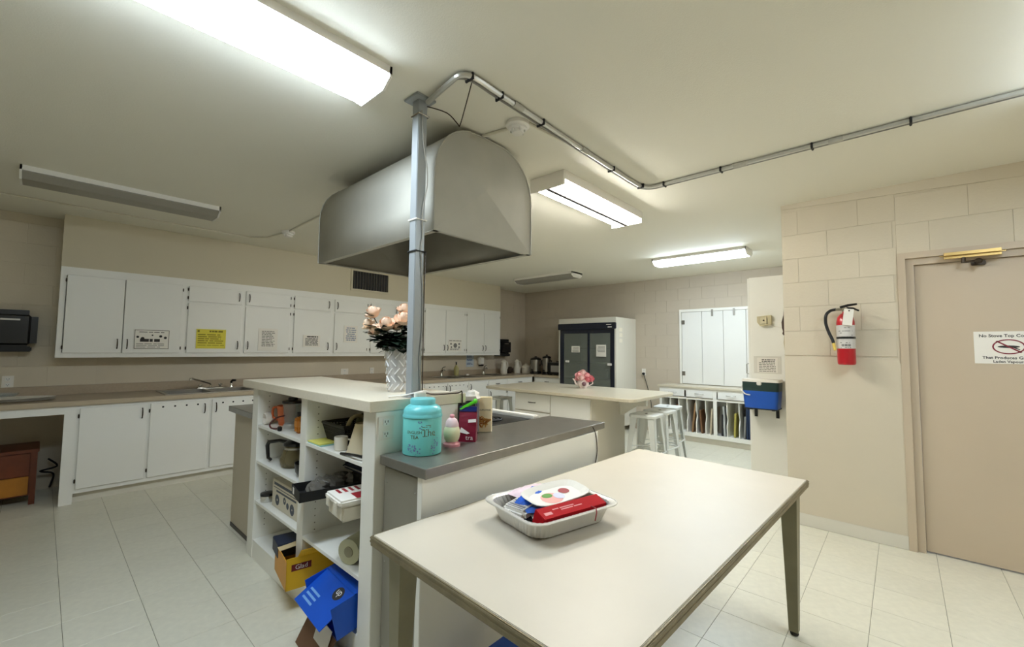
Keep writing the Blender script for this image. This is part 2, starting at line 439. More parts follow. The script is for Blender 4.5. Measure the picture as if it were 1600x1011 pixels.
def upper(x0, x1, doors, label):
    """doors: list of (x0, x1, handle side, split)"""
    t = thing('wall_cabinet', label, 'cabinet', ((x0+x1)/2, 6.14, UZ0), group='white wall cabinets')
    b = B(); b.box(x0+.018, x1-.018, YU+.016, YW, UZ0, UZ0+0.018); b.box(x0+.018, x1-.018, YU+.016, YW, UZ1-0.018, UZ1)
    b.box(x0, x0+0.018, YU+.016, YW, UZ0, UZ1); b.box(x1-0.018, x1, YU+.016, YW, UZ0, UZ1); b.box(x0+.018, x1-.018, YW-0.012, YW, UZ0+.018, UZ1-.018)
    b.obj('body', WHITE, t)
    rc = [(x0, x1, UZ0, UZ0+.05), (x0, x1, UZ1-.085, UZ1), (x0, x0+.04, UZ0, UZ1), (x1-.04, x1, UZ0, UZ1)]
    if any(d_[3] for d_ in doors): rc.append((x0, x1, 1.885, 1.94))
    urect(B(), 'y', YU-.004, YU+.016, rc).obj('face_frame', WHITE, t)
    for a, c, hs, split in doors:
        if split:
            cab_door(t, a, c, 1.335, 1.905, YU-0.004, hs, 1.43, (1.39, 1.85))
            cab_door(t, a, c, 1.925, 2.10, YU-0.004, hs, 2.015, (1.965, 2.06))
        else: cab_door(t, a, c, 1.335, 2.10, YU-0.004, hs, 1.43, (1.39, 2.045))
    return t
upper(0.089, 1.075, [(0.135, 0.556, 'r', 0), (0.562, 1.04, 'l', 0)], 'white two-door wall cabinet nearest the black towel dispenser on blockwork')
upper(1.075, 1.66, [(1.10, 1.635, 'r', 1)], 'white wall cabinet carrying the yellow notice')
upper(1.66, 2.222, [(1.675, 2.195, 'l', 1)], 'white wall cabinet carrying the tall typed notice')
upper(2.222, 2.778, [(2.25, 2.745, 'r', 1)], 'white wall cabinet carrying the small grey notice')
upper(2.778, 3.34, [(2.80, 3.305, 'l', 1)], 'white wall cabinet carrying the blue typed notice')
upper(3.34, 3.86, [(3.37, 3.835, 'r', 1)], 'white wall cabinet seen behind the roses')
upper(3.86, 4.345, [(3.885, 4.31, 'l', 1)], 'white wall cabinet seen behind the steel post')
upper(4.345, 5.298, [(4.375, 4.82, 'r', 0), (4.826, 5.268, 'l', 0)], 'white two-door wall cabinet with a picture notice above the far sink')
upper(5.298, 6.234, [(5.33, 5.765, 'r', 0), (5.771, 6.205, 'l', 0)], 'white two-door wall cabinet beside the hidden towel dispenser at the corner')

# ------------------------------------------------------------------ base cabinets, counter, sinks
YB = 5.5
def carcass(t, x0, x1, z1=0.87, toe=True, m=WHITE, yb=YW-0.02):
    b = B(); b.box(x0, x0+0.018, YB+.016, yb, 0.09, z1); b.box(x1-0.018, x1, YB+.016, yb, 0.09, z1); b.box(x0+.018, x1-.018, YB+.016, yb, 0.09, 0.108); b.box(x0+.018, x1-.018, yb-0.012, yb, 0.108, z1)
    b.obj('body', m, t)
    if toe: B().box(x0, x1, YB+0.06, YB+0.075, 0, 0.09).obj('toe_kick', BASEB, t)
def frame(t, x0, x1, rails, stile=0.04):
    urect(B(), 'y', YB-.004, YB+.016, [(x0, x0+stile, .09, .87), (x1-stile, x1, .09, .87)] + [(x0, x1, z0, z1) for z0, z1 in rails]).obj('face_frame', WHITE, t)
def base(x0, x1, doors, label, drawers=(), holes=False):
    t = thing('base_cabinet', label, 'cabinet', ((x0+x1)/2, 5.85, 0), group='white base cabinets')
    carcass(t, x0, x1); frame(t, x0, x1, [(0.09, 0.15), (0.83, 0.87)] + ([(0.68, 0.72)] if drawers else []))
    for a, c, hs in doors:
        top = 0.69 if drawers else 0.845
        cab_door(t, a, c, 0.128, top, YB-0.004, hs, top-0.085, (0.2, top-0.07), holes)
    for a, c in drawers:
        dr = B().box(a, c, YB-0.022, YB-0.004, 0.71, 0.85, 0.003, seg=1).obj('drawer', WHITE, t)
        handle(dr, (a+c)/2, YB-0.022, 0.785, 0.1, horiz=True)
    return t
t = base(0.25, 0.737, [(0.262, 0.726, 'r')], 'white base cabinet at the end of the run by the knee space')
B().box(0.165, 0.25, YB-0.006, YB+0.03, 0, 0.87, 0.002).obj('end_stile', WHITE, t)
base(0.737, 1.242, [(0.752, 1.23, 'r')], 'white base cabinet with vent holes below the left sink', holes=True)
base(1.242, 1.76, [(1.262, 1.745, 'l')], 'white vented base cabinet partly hidden by the steel island', holes=True)
base(1.76, 2.72, [(1.79, 2.23, 'r'), (2.24, 2.69, 'l')], 'white base cabinet hidden behind the open shelf unit')
base(2.72, 4.0, [(2.75, 3.35, 'r'), (3.36, 3.97, 'l')], 'white base cabinet hidden behind the steel post')
base(4.0, 4.925, [(4.03, 4.475, 'r'), (4.485, 4.91, 'l')], 'white two-door vented base cabinet below the far sink', holes=True)
base(4.925, 5.405, [(4.95, 5.39, 'l')], 'white single-door base cabinet right of the far sink')
base(5.405, 5.9, [(5.425, 5.88, 'l')], 'white base cabinet with a plain drawer front below the hand sink', drawers=[(5.425, 5.88)])
base(5.9, 6.66, [(5.92, 6.62, 'r')], 'white base cabinet with a handled drawer in the corner', drawers=[(5.92, 6.62)])
# back run, facing the room
t = thing('base_cabinet', 'white base cabinet along the back wall under the urns', 'cabinet', (7.0, 5.15, 0), group='white base cabinets')
b = B(); b.box(6.72, XB-0.02, 4.84, 4.858, 0.09, 0.87); b.box(6.72, XB-0.02, 5.46, 5.478, 0.09, 0.87); b.box(6.72, XB-0.02, 4.858, 5.46, 0.09, 0.108); b.obj('body', WHITE, t)
B().box(6.78, 6.795, 4.84, 5.478, 0, 0.09).obj('toe_kick', BASEB, t)
urect(B(), 'x', 6.704, 6.72, [(4.84, 5.478, .69, .72), (4.84, 5.478, .84, .87), (4.84, 4.87, .09, .87), (5.45, 5.478, .09, .87)]).obj('face_frame', WHITE, t)
dr = B().box(6.686, 6.704, 4.86, 5.45, 0.71, 0.85, 0.003).obj('drawer', WHITE, t); handle(dr, 6.686, 5.15, 0.785, 0.1, '-x', True)
dd = B().box(6.686, 6.704, 4.86, 5.45, 0.12, 0.69, 0.003).obj('door', WHITE, t); handle(dd, 6.686, 4.9, 0.6, 0.1, '-x')
# knee space apron
def grid_slab(b, x0, x1, y0, y1, z0, z1, holes):
    xs = sorted({x0, x1, *[h[0] for h in holes], *[h[1] for h in holes]}); ys = sorted({y0, y1, *[h[2] for h in holes], *[h[3] for h in holes]})
    for a, c in zip(xs, xs[1:]):
        for e, g in zip(ys, ys[1:]):
            if any(h[0]-1e-6 <= a and c <= h[1]+1e-6 and h[2]-1e-6 <= e and g <= h[3]+1e-6 for h in holes): continue
            b.box(a, c, e, g, z0, z1)
SINKS = [(0.90, 1.29, 5.60, 6.05), (1.33, 1.70, 5.60, 6.05), (4.58, 4.95, 5.62, 6.05), (4.99, 5.34, 5.62, 6.05), (5.75, 6.1, 5.68, 6.05)]
ct = thing('worktop', 'long brown-grey laminate worktop along the cabinet wall and corner', 'worktop', (3.0, 5.9, 0.87))
b = B(); grid_slab(b, -1.6, XB-0.002, 5.485, YW-0.002, 0.872, 0.91, SINKS); b.box(6.68, XB-0.002, 4.83, 5.485, 0.872, 0.91)
b.obj('top', LAMT, ct)
b = B(); b.box(-1.6, 6.69, 5.462, 5.486, 0.87, 0.914, 0.008); b.box(6.665, 6.69, 4.83, 5.47, 0.87, 0.914, 0.008); b.obj('rolled_edge', mat('counter_edge', (186, 170, 146), 0.35), ct, smooth=True)
b = B(); b.box(-1.6, XB-0.002, YW-0.022, YW-0.002, 0.91, 1.005, 0.004); b.box(XB-0.022, XB-0.002, 4.83, YW-0.022, 0.91, 1.005, 0.004); b.obj('backsplash', LAMT, ct)
B().box(-1.6, 0.165, YB-0.006, YB+0.014, 0.80, 0.872).obj('apron', WHITE, ct, label='white apron rail over the knee space')
def sink(label, bowls):
    xa, xb_ = bowls[0][0]-0.025, bowls[-1][1]+0.025; ya, yb = bowls[0][2]-0.03, bowls[0][3]+0.1
    t = thing('sink', label, 'sink', ((xa+xb_)/2, (ya+yb)/2, 0.91), group='stainless steel sinks')
    b = B(); grid_slab(b, xa, xb_, ya, yb, 0.908, 0.917, [(h[0]+.008, h[1]-.008, h[2]+.008, h[3]-.008) for h in bowls]); b.obj('rim', STEEL, t)
    for h in bowls:
        b = B(); a, c, e, g = h[0]+.004, h[1]-.004, h[2]+.004, h[3]-.004
        b.box(a, c, e, g, 0.74, 0.745); b.box(a, a+.004, e, g, 0.74, 0.91); b.box(c-.004, c, e, g, 0.74, 0.91); b.box(a, c, e, e+.004, 0.74, 0.91); b.box(a, c, g-.004, g, 0.74, 0.91)
        b.cyl(((a+c)/2, (e+g)/2, 0.745), ((a+c)/2, (e+g)/2, 0.749), 0.035)
        b.obj('bowl', STEEL, t)
sink('double bowl steel sink under the yellow notice', SINKS[0:2])
sink('double bowl steel sink under the far wall cabinets', SINKS[2:4])
sink('small steel hand sink near the corner', SINKS[4:5])
t = thing('faucet', 'chrome faucet with long swung spout and two knobs', 'faucet', (1.37, 6.09, 0.917))
B().box(1.24, 1.50, 6.075, 6.125, 0.915, 0.932, 0.006).obj('base_plate', CHROME, t, smooth=True)
B().tube([(1.375, 6.1, 0.93), (1.378, 6.1, 0.955), (1.365, 6.085, 0.975), (1.17, 5.97, 1.045), (1.152, 5.96, 1.045), (1.146, 5.957, 1.025)], 0.0105, 8).obj('spout', CHROME, t, smooth=True)
for xx in (1.275, 1.475): B().lathe([(0.012, 0), (0.012, 0.012), (0.022, 0.018), (0.022, 0.036), (0.013, 0.042)], (xx, 6.1, 0.93), 14).obj('knob', CHROME, t, smooth=True)
t = thing('sink_sprayer', 'black and chrome sink sprayer beside the left faucet', 'sprayer', (1.59, 6.1, 0.917))
B().lathe([(0.02, 0), (0.015, 0.015), (0.013, 0.05)], (1.59, 6.1, 0.915), 12).obj('holder', CHROME, t, smooth=True)
B().tube([(1.59, 6.1, 0.96), (1.59, 6.1, 0.985), (1.60, 6.085, 1.0), (1.625, 6.06, 1.0)], [0.012, 0.014, 0.015, 0.012], 8).obj('spray_head', BLACK, t, smooth=True)
for x, lab in ((4.84, 'chrome single lever faucet at the far sink'), (5.88, 'chrome hand sink faucet below the soap dispenser')):
    t = thing('faucet', lab, 'faucet', (x, 6.1, 0.917))
    B().lathe([(0.03, 0), (0.026, 0.01), (0.02, 0.02), (0.02, 0.08), (0.024, 0.1), (0.012, 0.11)], (x, 6.1, 0.917), 14).obj('base', CHROME, t, smooth=True)
    B().tube([(x, 6.1, 0.98), (x-0.03, 6.03, 1.04), (x-0.045, 5.97, 1.05), (x-0.05, 5.95, 1.03)], 0.012, 8).obj('spout', CHROME, t, smooth=True)
    B().tube([(x, 6.1, 1.02), (x+0.015, 6.08, 1.075), (x+0.05, 6.05, 1.09)], [0.012, 0.009, 0.007], 6).obj('lever', CHROME, t, smooth=True)

# notices on the wall cabinet doors
def lines(b, x0, x1, z0, z1, n, y, seed=0, hmin=0.45, ragged=0.25, center=False):
    rr = random.Random(seed); h = (z1-z0)/n
    for k in range(n):
        L = (x1-x0)*(1-ragged*rr.random()); z = z1-h*(k+0.5); off = ((x1-x0)-L)/2 if center else 0
        xx = x0+off
        while xx < x0+off+L-0.004:
            wd = rr.uniform(0.02, 0.07)*(x1-x0)/0.2; e = min(xx+wd, x0+off+L)
            b.face((xx, y, z-h*hmin/2), (e, y, z-h*hmin/2), (e, y, z+h*hmin/2), (xx, y, z+h*hmin/2)); xx = e+0.06*(x1-x0)*rr.uniform(0.4, 1)
NY = 5.972
def notice(x0, x1, z0, z1, m, label, fn, ink=INK):
    t = thing('paper_notice', label, 'notice', ((x0+x1)/2, NY+0.001, z0), group='notices on the wall cabinets')
    B().box(x0, x1, NY, NY+0.0035, z0, z1).obj('sheet', m, t)
    b = B(); fn(b); b.obj('print', ink, t, fix=False)
yy = NY-0.0008
def n1(b):
    x0, x1, z0, z1 = 0.648, 0.944, 1.376, 1.586
    for a, c, e, g in ((x0+.004, x1-.004, z0+.004, z0+.009), (x0+.004, x1-.004, z1-.009, z1-.004), (x0+.004, x0+.008, z0+.004, z1-.004), (x1-.008, x1-.004, z0+.004, z1-.004)):
        b.face((a, yy, e), (c, yy, e), (c, yy, g), (a, yy, g))
    lines(b, x0+.04, x1-.04, z1-.035, z1-.02, 1, yy, 1); lines(b, x0+.05, x1-.03, z0+.075, z0+.115, 1, yy, 2, 0.8)
    lines(b, x0+.02, x1-.03, z0+.015, z0+.065, 3, yy, 3, 0.3)
    for cx, cz, r in ((x0+.03, z0+.13, .012), (x0+.07, z0+.115, .016), (x0+.15, z0+.15, .008), (x0+.22, z0+.14, .014), (x0+.26, z0+.125, .014)):
        b.face(*[(cx+r*math.cos(k*pi/4), yy, cz+r*math.sin(k*pi/4)) for k in range(8)])
notice(0.648, 0.944, 1.376, 1.586, PAPER, 'white landscape notice with a black border and small drawings', n1)
def n2(b):
    lines(b, 1.19+.12, 1.46, 1.575, 1.6, 1, yy, 4, .8); lines(b, 1.20, 1.46, 1.44, 1.56, 5, yy, 5, .4); lines(b, 1.2, 1.46, 1.42, 1.432, 1, yy, 6, .5, 0)
    b.face((1.195, yy, 1.575), (1.215, yy, 1.575), (1.215, yy, 1.6), (1.195, yy, 1.6))
notice(1.185, 1.476, 1.388, 1.612, PAPERY, 'bright yellow printed notice on a wall cabinet', n2, mat('olive_ink', (128, 118, 30), .7))
notice(1.826, 2.05, 1.366, 1.646, PAPER, 'tall white typed notice on a wall cabinet', lambda b: lines(b, 1.865, 2.02, 1.415, 1.62, 10, yy, 7, .35))
notice(2.37, 2.60, 1.42, 1.578, PAPER, 'small landscape typed notice on a wall cabinet', lambda b: (lines(b, 2.42, 2.57, 1.545, 1.57, 1, yy, 8, .6, 0), lines(b, 2.40, 2.575, 1.435, 1.54, 6, yy, 9, .5, .05)))
notice(2.94, 3.15, 1.49, 1.735, PAPER, 'white notice with blue typing behind the roses', lambda b: lines(b, 2.965, 3.13, 1.51, 1.715, 7, yy, 10, .4, .3, True), INKB)
def n6(b):
    lines(b, 4.90, 5.18, 1.545, 1.565, 1, yy, 11, .6, 0); lines(b, 4.92, 5.16, 1.385, 1.42, 2, yy, 12, .5)
    for cx, cz, r in ((4.94, 1.5, .02), (5.13, 1.5, .02), (5.04, 1.47, .045), (4.95, 1.44, .018), (5.13, 1.44, .02)):
        b.face(*[(cx+r*math.cos(k*pi/4), yy, cz+r*math.sin(k*pi/4)) for k in range(8)])
notice(4.885, 5.185, 1.366, 1.575, PAPER, 'white picture notice with grey sketches over the far sink', n6, mat('grey_ink', (120, 118, 116), .7))

# vent grille on the soffit
t = thing('vent_grille', 'dark louvred vent grille in a pale frame on the soffit', 'vent', (3.36, 5.995, 2.26))
b = B(); fx0, fx1, fz0, fz1 = 3.03, 3.68, 2.262, 2.592
urect(b, 'y', 5.985, 6.0, [(fx0, fx1, fz0, fz0+.03), (fx0, fx1, fz1-.03, fz1), (fx0, fx0+.03, fz0, fz1), (fx1-.03, fx1, fz0, fz1)]); b.obj('frame', SOFF, t)
B().box(fx0+.03, fx1-.03, 5.996, 5.9995, fz0+.03, fz1-.03).obj('backing', BLACKM, t)
LOUV = mat('grille_grey', (98, 92, 84), .5)
for k in range(13):
    xx = fx0+.03+(fx1-fx0-.06)*(k+.5)/13
    B().box(-.007, .007, -.0015, .0015, fz0+.03, fz1-.03, M=tr(xx, 5.989, 0) @ rot('Z', 35)).obj('louvre', LOUV, t)

# towel dispensers, outlets, soap dispenser, poster on the cabinet wall
def dispenser(x0, x1, z0, z1, y0, label):
    t = thing('towel_dispenser', label, 'towel dispenser', ((x0+x1)/2, YW-0.1, z0), group='black paper towel dispensers')
    B().box(x0, x1, y0, YW, z0+0.02, z1, 0.06, seg=5).obj('cover', BLACK, t, smooth=True)
    B().box(x0+.03, x1-.03, y0+.04, YW, z0, z0+0.05, 0.01).obj('tray', BLACKM, t)
    B().box((x0+x1)/2-.06, (x0+x1)/2+.06, y0-.003, y0+.004, z1-0.1, z1-0.085, 0.001).obj('badge', STEEL, t)
dispenser(-0.38, -0.035, 1.345, 1.738, 6.06, 'black paper towel dispenser on the block wall left of the cabinets')
dispenser(6.31, 6.69, 1.268, 1.62, 6.06, 'rounded black towel dispenser right of the wall cabinets')
def outlet(p, axis, label, w_=.075, h_=.118, wall='-y'):
    t = thing('wall_outlet', label, 'outlet', p, group='wall outlets')
    x, y, z = p
    def bx(u0, u1, z0, z1, d0, d1, bev=0):
        b = B()
        if wall == '-y': b.box(x+u0, x+u1, y-d1, y-d0, z+z0, z+z1, bev)
        else: b.box(x-d1, x-d0, y+u0, y+u1, z+z0, z+z1, bev)
        return b
    bx(-w_/2, w_/2, -h_/2, h_/2, 0, .006, .002).obj('plate', PAPER, t)
    for s in (-1, 1):
        soc = bx(-.017, .017, s*.027-.015, s*.027+.015, .006, .0085, .001).obj('socket', WHITE, t)
        for u in (-.007, .007): bx(u-.0015, u+.0015, s*.027-.002, s*.027+.008, .0085, .0092).obj('slot', INK, soc)
        bx(-.002, .002, s*.027-.01, s*.027-.005, .0085, .0092).obj('slot', INK, soc)
outlet((3.12, YW, 1.035), 'y', 'double wide white outlet over the worktop behind the roses', .12)
outlet((3.575, YW, 1.04), 'y', 'narrow white outlet on the wall behind the vase')
outlet((-0.2, YW, 1.055), 'y', 'white outlet above the stacked trays')
t = thing('soap_dispenser', 'white wall soap dispenser over the hand sink', 'soap dispenser', (5.93, YW, 1.08))
B().box(5.87, 5.99, YW-.1, YW, 1.10, 1.26, .02, seg=3).obj('tank', PAPER, t, smooth=True)
B().box(5.89, 5.97, YW-.1, YW-.02, 1.07, 1.105, .008).obj('push_bar', BLACK, t)
t = thing('paper_notice', 'blue and white handwashing poster above the worktop', 'notice', (5.68, YW, 1.08))
B().box(5.58, 5.78, YW-.003, YW, 1.06, 1.30).obj('sheet', mat('pale_blue_paper', (196, 206, 214), .7), t)
b = B()
for k in range(3): lines(b, 5.60, 5.76, 1.24-k*.07, 1.285-k*.07, 2, YW-.0036, 20+k, .6)
b.obj('print', INKB, t, fix=False)

# things on the worktop
def one(b, name, m, label, cat, group=None, smooth=True): return b.obj(name, m, None, smooth, label, cat, group)
for k in range(3):
    one(B().lathe([(0.0, 0), (0.19, 0), (0.24, 0.008), (0.245, 0.011), (0.19, 0.006), (0, 0.006)], (-0.13, 5.8, 0.91+k*0.011), 32, M=Matrix.Diagonal((1, 0.62, 1, 1)), cap=False), 'serving_tray', PAPER, ('lowest', 'middle', 'topmost')[k]+' white oval serving tray in the stack above the knee space', 'tray', 'stacked white trays')
one(B().lathe([(0, 0), (0.05, 0), (0.09, 0.03), (0.105, 0.05), (0.1, 0.05), (0.085, 0.03), (0.045, 0.005), (0, 0.005)], (-0.22, 6.12, 0.91), 24, cap=False), 'glass_bowl', GLASS, 'clear glass bowl against the wall behind the trays', 'bowl')
t = thing('soap_bottle', 'olive soap bottle with a dark pump by the far sink', 'soap bottle', (5.2, 6.12, 0.917))
B().lathe([(0.045, 0), (0.048, 0.02), (0.048, 0.13), (0.03, 0.17), (0.016, 0.185), (0.016, 0.2)], (5.2, 6.12, 0.917), 18).obj('bottle', mat('olive_soap', (176, 168, 112), .3), t, smooth=True)
b = B(); b.cyl((5.2, 6.12, 1.115), (5.2, 6.12, 1.17), 0.012); b.cyl((5.2, 6.12, 1.165), (5.15, 6.08, 1.165), 0.007); b.obj('pump', BLACK, t, smooth=True)
one(B().box(5.42, 5.50, 6.08, 6.13, 0.91, 0.935, .01), 'sponge', PAPER, 'pale soap bar beside the far sink', 'soap')
CREAM = mat('cream_plastic', (228, 222, 208), .35)
for x, lab in ((6.42, 'white insulated carafe nearer the hand sink'), (6.83, 'white insulated carafe nearer the canister')):
    t = thing('carafe', lab, 'carafe', (x, 6.06, 0.91), group='white insulated carafes')
    B().lathe([(0.07, 0), (0.072, 0.02), (0.075, 0.09), (0.05, 0.19), (0.045, 0.23)], (x, 6.06, 0.91), 20).obj('body', CREAM, t, smooth=True)
    b = B(); b.lathe([(0.047, 0), (0.05, 0.02), (0.03, 0.045), (0.02, 0.055)], (x, 6.06, 1.14), 18); b.box(x-.075, x-.03, 6.045, 6.075, 1.145, 1.165, .005); b.obj('lid', CREAM, t, smooth=True)
    B().tube([(x+.045, 6.06, 1.15), (x+.1, 6.05, 1.14), (x+.11, 6.05, 1.04), (x+.07, 6.06, .97)], .01, 6, smoothn=3).obj('handle', CREAM, t, smooth=True)
one(B().lathe([(0, 0), (0.04, 0), (0.085, 0.05), (0.09, 0.1), (0.06, 0.13), (0.02, 0.14), (0, 0.14)], (6.63, 6.1, .91), 20, cap=False), 'dark_pot', mat('dark_brown_glaze', (52, 40, 32), .3), 'small dark brown lidded pot between the carafes', 'pot')
t = thing('canister', 'white lidded canister beside the coffee urn', 'canister', (7.02, 5.97, .91))
B().lathe([(0.09, 0), (0.1, 0.02), (0.1, 0.13), (0.08, 0.155)], (7.02, 5.97, .91), 20).obj('jar', CREAM, t, smooth=True)
B().lathe([(0.085, 0), (0.08, 0.015), (0.03, 0.03), (0.02, 0.05)], (7.02, 5.97, 1.06), 20).obj('lid', CREAM, t, smooth=True)
for x, y, r, h, lab in ((7.02, 5.70, .105, .36, 'larger steel coffee urn with black lid and base'), (7.02, 5.41, .082, .40, 'slimmer steel coffee urn beside the microwave')):
    t = thing('coffee_urn', lab, 'coffee urn', (x, y, .91), group='steel coffee urns')
    B().lathe([(r*1.1, 0), (r*1.12, .03), (r, .05)], (x, y, .91), 24).obj('base', BLACK, t, smooth=True)
    B().lathe([(r, 0), (r, h-.12)], (x, y, .96), 28).obj('tank', STEEL, t, smooth=True)
    B().lathe([(r*1.08, 0), (r*1.1, .02), (r*.7, .045), (r*.25, .05), (r*.25, .07)], (x, y, .91+h-.07), 24).obj('lid', BLACK, t, smooth=True)
    b = B(); b.tube([(x, y+r, 1.2), (x, y+r+.04, 1.19), (x, y+r+.04, 1.1), (x, y+r, 1.09)], .009, 6); b.tube([(x, y-r, 1.2), (x, y-r-.04, 1.19), (x, y-r-.04, 1.1), (x, y-r, 1.09)], .009, 6); b.obj('handle', BLACK, t, smooth=True)
    b = B(); b.cyl((x-r, y, .99), (x-r-.04, y, .985), .012); b.cyl((x-r-.035, y, 1.01), (x-r-.035, y, .965), .01); b.obj('tap', BLACK, t, smooth=True)
t = thing('microwave', 'dark fronted countertop microwave beside the cooler', 'microwave', (7.08, 5.06, .91))
B().box(6.87, 7.3, 4.84, 5.25, .92, 1.16, .008).obj('case', mat('grey_enamel', (120, 116, 110), .4), t)
B().box(6.855, 6.87, 4.84, 5.25, .925, 1.155, .004).obj('door', BLACK, t); B().box(6.851, 6.856, 4.90, 5.18, .97, 1.10, .002).obj('window', mat('mw_window', (176, 172, 166), .25), t)
for yv in (4.87, 5.22): B().box(6.9, 6.93, yv-.012, yv+.012, .91, .921).obj('foot', BLACKM, t)
one(B().box(6.92, 7.2, 4.86, 5.1, 1.16, 1.185, .006), 'baking_pan', BLACKM, 'dark baking pan lying on top of the microwave', 'pan')

# knee space: old wooden cupboard
t = thing('wooden_box', 'old brown and yellow wooden cupboard in the knee space', 'cupboard', (-0.25, 5.95, 0))
WOOD1 = mat('red_brown_wood', (98, 44, 18), .45, noise=(7, .2)); WOOD2 = mat('yellow_pine', (172, 112, 28), .45, noise=(6, .18))
B().box(-0.62, 0.035, 5.74, 6.2, .455, .482, .004).obj('top', WOOD1, t)
B().box(-0.6, 0.0, 5.765, 6.19, .08, .455).obj('body', WOOD1, t)
B().box(-0.58, -0.02, 5.752, 5.766, .255, .45, .003).obj('drawer', mat('orange_brown_wood', (108, 48, 18), .4, noise=(9, .2)), t)
B().box(-0.58, -0.02, 5.752, 5.766, .09, .248, .003).obj('drawer', WOOD2, t)
for x in (-.6, 0.0):
    for y in (5.75, 6.17): B().box(x-.012, x+.026, y, y+.03, 0, .455).obj('leg', WOOD1, t)
b = B().tube([(0.1, 6.2, .30), (0.16, 6.1, .24), (.05, 6.15, .2), (.14, 6.2, .15), (.12, 6.22, .02)], .008, 6, smoothn=5)
one(b, 'loose_cable', BLACKM, 'loose dark cable hanging beside the wooden cupboard', 'cable')

# ------------------------------------------------------------------ hood, post, conduit, detectors
hx0, hx1, hy0, hy1, hz0, hz1 = 1.355, 2.15, 1.80, 3.19, 2.043, 2.672
t = thing('range_hood', 'large arched galvanised range hood hung from the ceiling', 'range hood', ((hx0+hx1)/2, (hy0+hy1)/2, hz0))
Rl, Rr_ = 0.30, 0.30
prof = [(hx0, hz0), (hx0, hz0+0.15)]
prof += [(hx0+Rl-Rl*math.cos(a), hz1-Rl+Rl*math.sin(a)) for a in [k*pi/2/8 for k in range(9)]]
prof += [(hx1-Rr_+Rr_*math.sin(a), hz1-Rr_+Rr_*math.cos(a)) for a in [k*pi/2/8 for k in range(9)]]
prof += [(hx1, hz0+0.15), (hx1, hz0)]
b = B()
va = [b.bm.verts.new((p[0], hy0, p[1])) for p in prof]; vb = [b.bm.verts.new((p[0], hy1, p[1])) for p in prof]
for i in range(len(prof)-1): b.bm.faces.new((va[i], vb[i], vb[i+1], va[i+1]))
shell = b.obj('shell', GALV, t, smooth=True)
def endface(y, s):
    b = B(); cx = (hx0+hx1)/2; n = len(prof)
    V = [b.bm.verts.new((p[0], y, p[1])) for p in prof]
    c1 = b.bm.verts.new((cx-0.05, y-s*0.034, hz0+0.30))
    for i in range(n-1): b.bm.faces.new((V[i], V[i+1], c1))
    b.bm.faces.new((V[n-1], V[0], c1))
    return b.obj('end_panel', GALV, t)
e1 = endface(hy0, 1); e2 = endface(hy1, -1)
for o in (shell, e1, e2):
    md = o.modifiers.new('sheet', 'SOLIDIFY'); md.thickness = 0.003; md.offset = 0
b = B(); b.tube([(p[0], hy0-0.003, p[1]) for p in prof], 0.005, 6); b.tube([(p[0], hy1+0.003, p[1]) for p in prof], 0.005, 6); b.obj('seam', GALV, t, smooth=True)
b = B(); b.box(hx0, hx0+.035, hy0, hy1, hz0-.003, hz0); b.box(hx1-.035, hx1, hy0, hy1, hz0-.003, hz0); b.box(hx0, hx1, hy0, hy0+.02, hz0-.003, hz0); b.box(hx0, hx1, hy1-.035, hy1, hz0-.003, hz0); b.obj('bottom_flange', GALV, t)
b = B(); b.box(hx0+.3, hx1-.3, hy0+.3, hy1-.3, hz1-.01, ZC); b.obj('duct_collar', GALV, t)

px, py = 1.243, 1.785
t = thing('steel_post', 'grey square steel post from the shelf top to the ceiling', 'post', (px, py, 1.18))
B().box(px-.027, px+.027, py-.027, py+.027, 1.185, ZC, 0.003).obj('shaft', POSTM, t)
B().box(px-.058, px+.058, py-.058, py+.058, ZC-.012, ZC, 0.002).obj('top_plate', POSTM, t)
B().box(px-.045, px+.045, py-.045, py+.045, 1.18, 1.19, 0.002).obj('base_plate', POSTM, t)
for z, m in ((1.90, BLACKM), (2.06, FIXW), (2.60, CHROME)):
    B().tube([(px-.03, py-.036, z), (px+.03, py-.036, z), (px+.03, py+.03, z), (px-.03, py+.03, z)], .0045, 5, closed=True).obj('cable_tie', m, t)
wire = [(px-.01, py-.032, 2.62), (px+.004, py-.032, 2.45), (px+.028, py-.034, 2.33), (px+.03, py-.034, 2.24), (px+.01, py-.032, 2.13), (px+.006, py-.032, 2.06), (px+.012, py-.032, 1.98), (px+.003, py-.032, 1.90), (px+.02, py-.032, 1.7), (px+.022, py-.032, 1.5), (px+.012, py-.032, 1.38), (px+.02, py-.032, 1.2)]
B().tube(wire, .0035, 5, smoothn=3).obj('cable', mat('grey_cable', (150, 146, 136), .5), t, smooth=True)
B().tube([(px+.03, py-.032, 1.9), (px+.026, py-.034, 1.6), (px+.03, py-.032, 1.2)], .003, 5).obj('cable', DARKM, t, smooth=True)
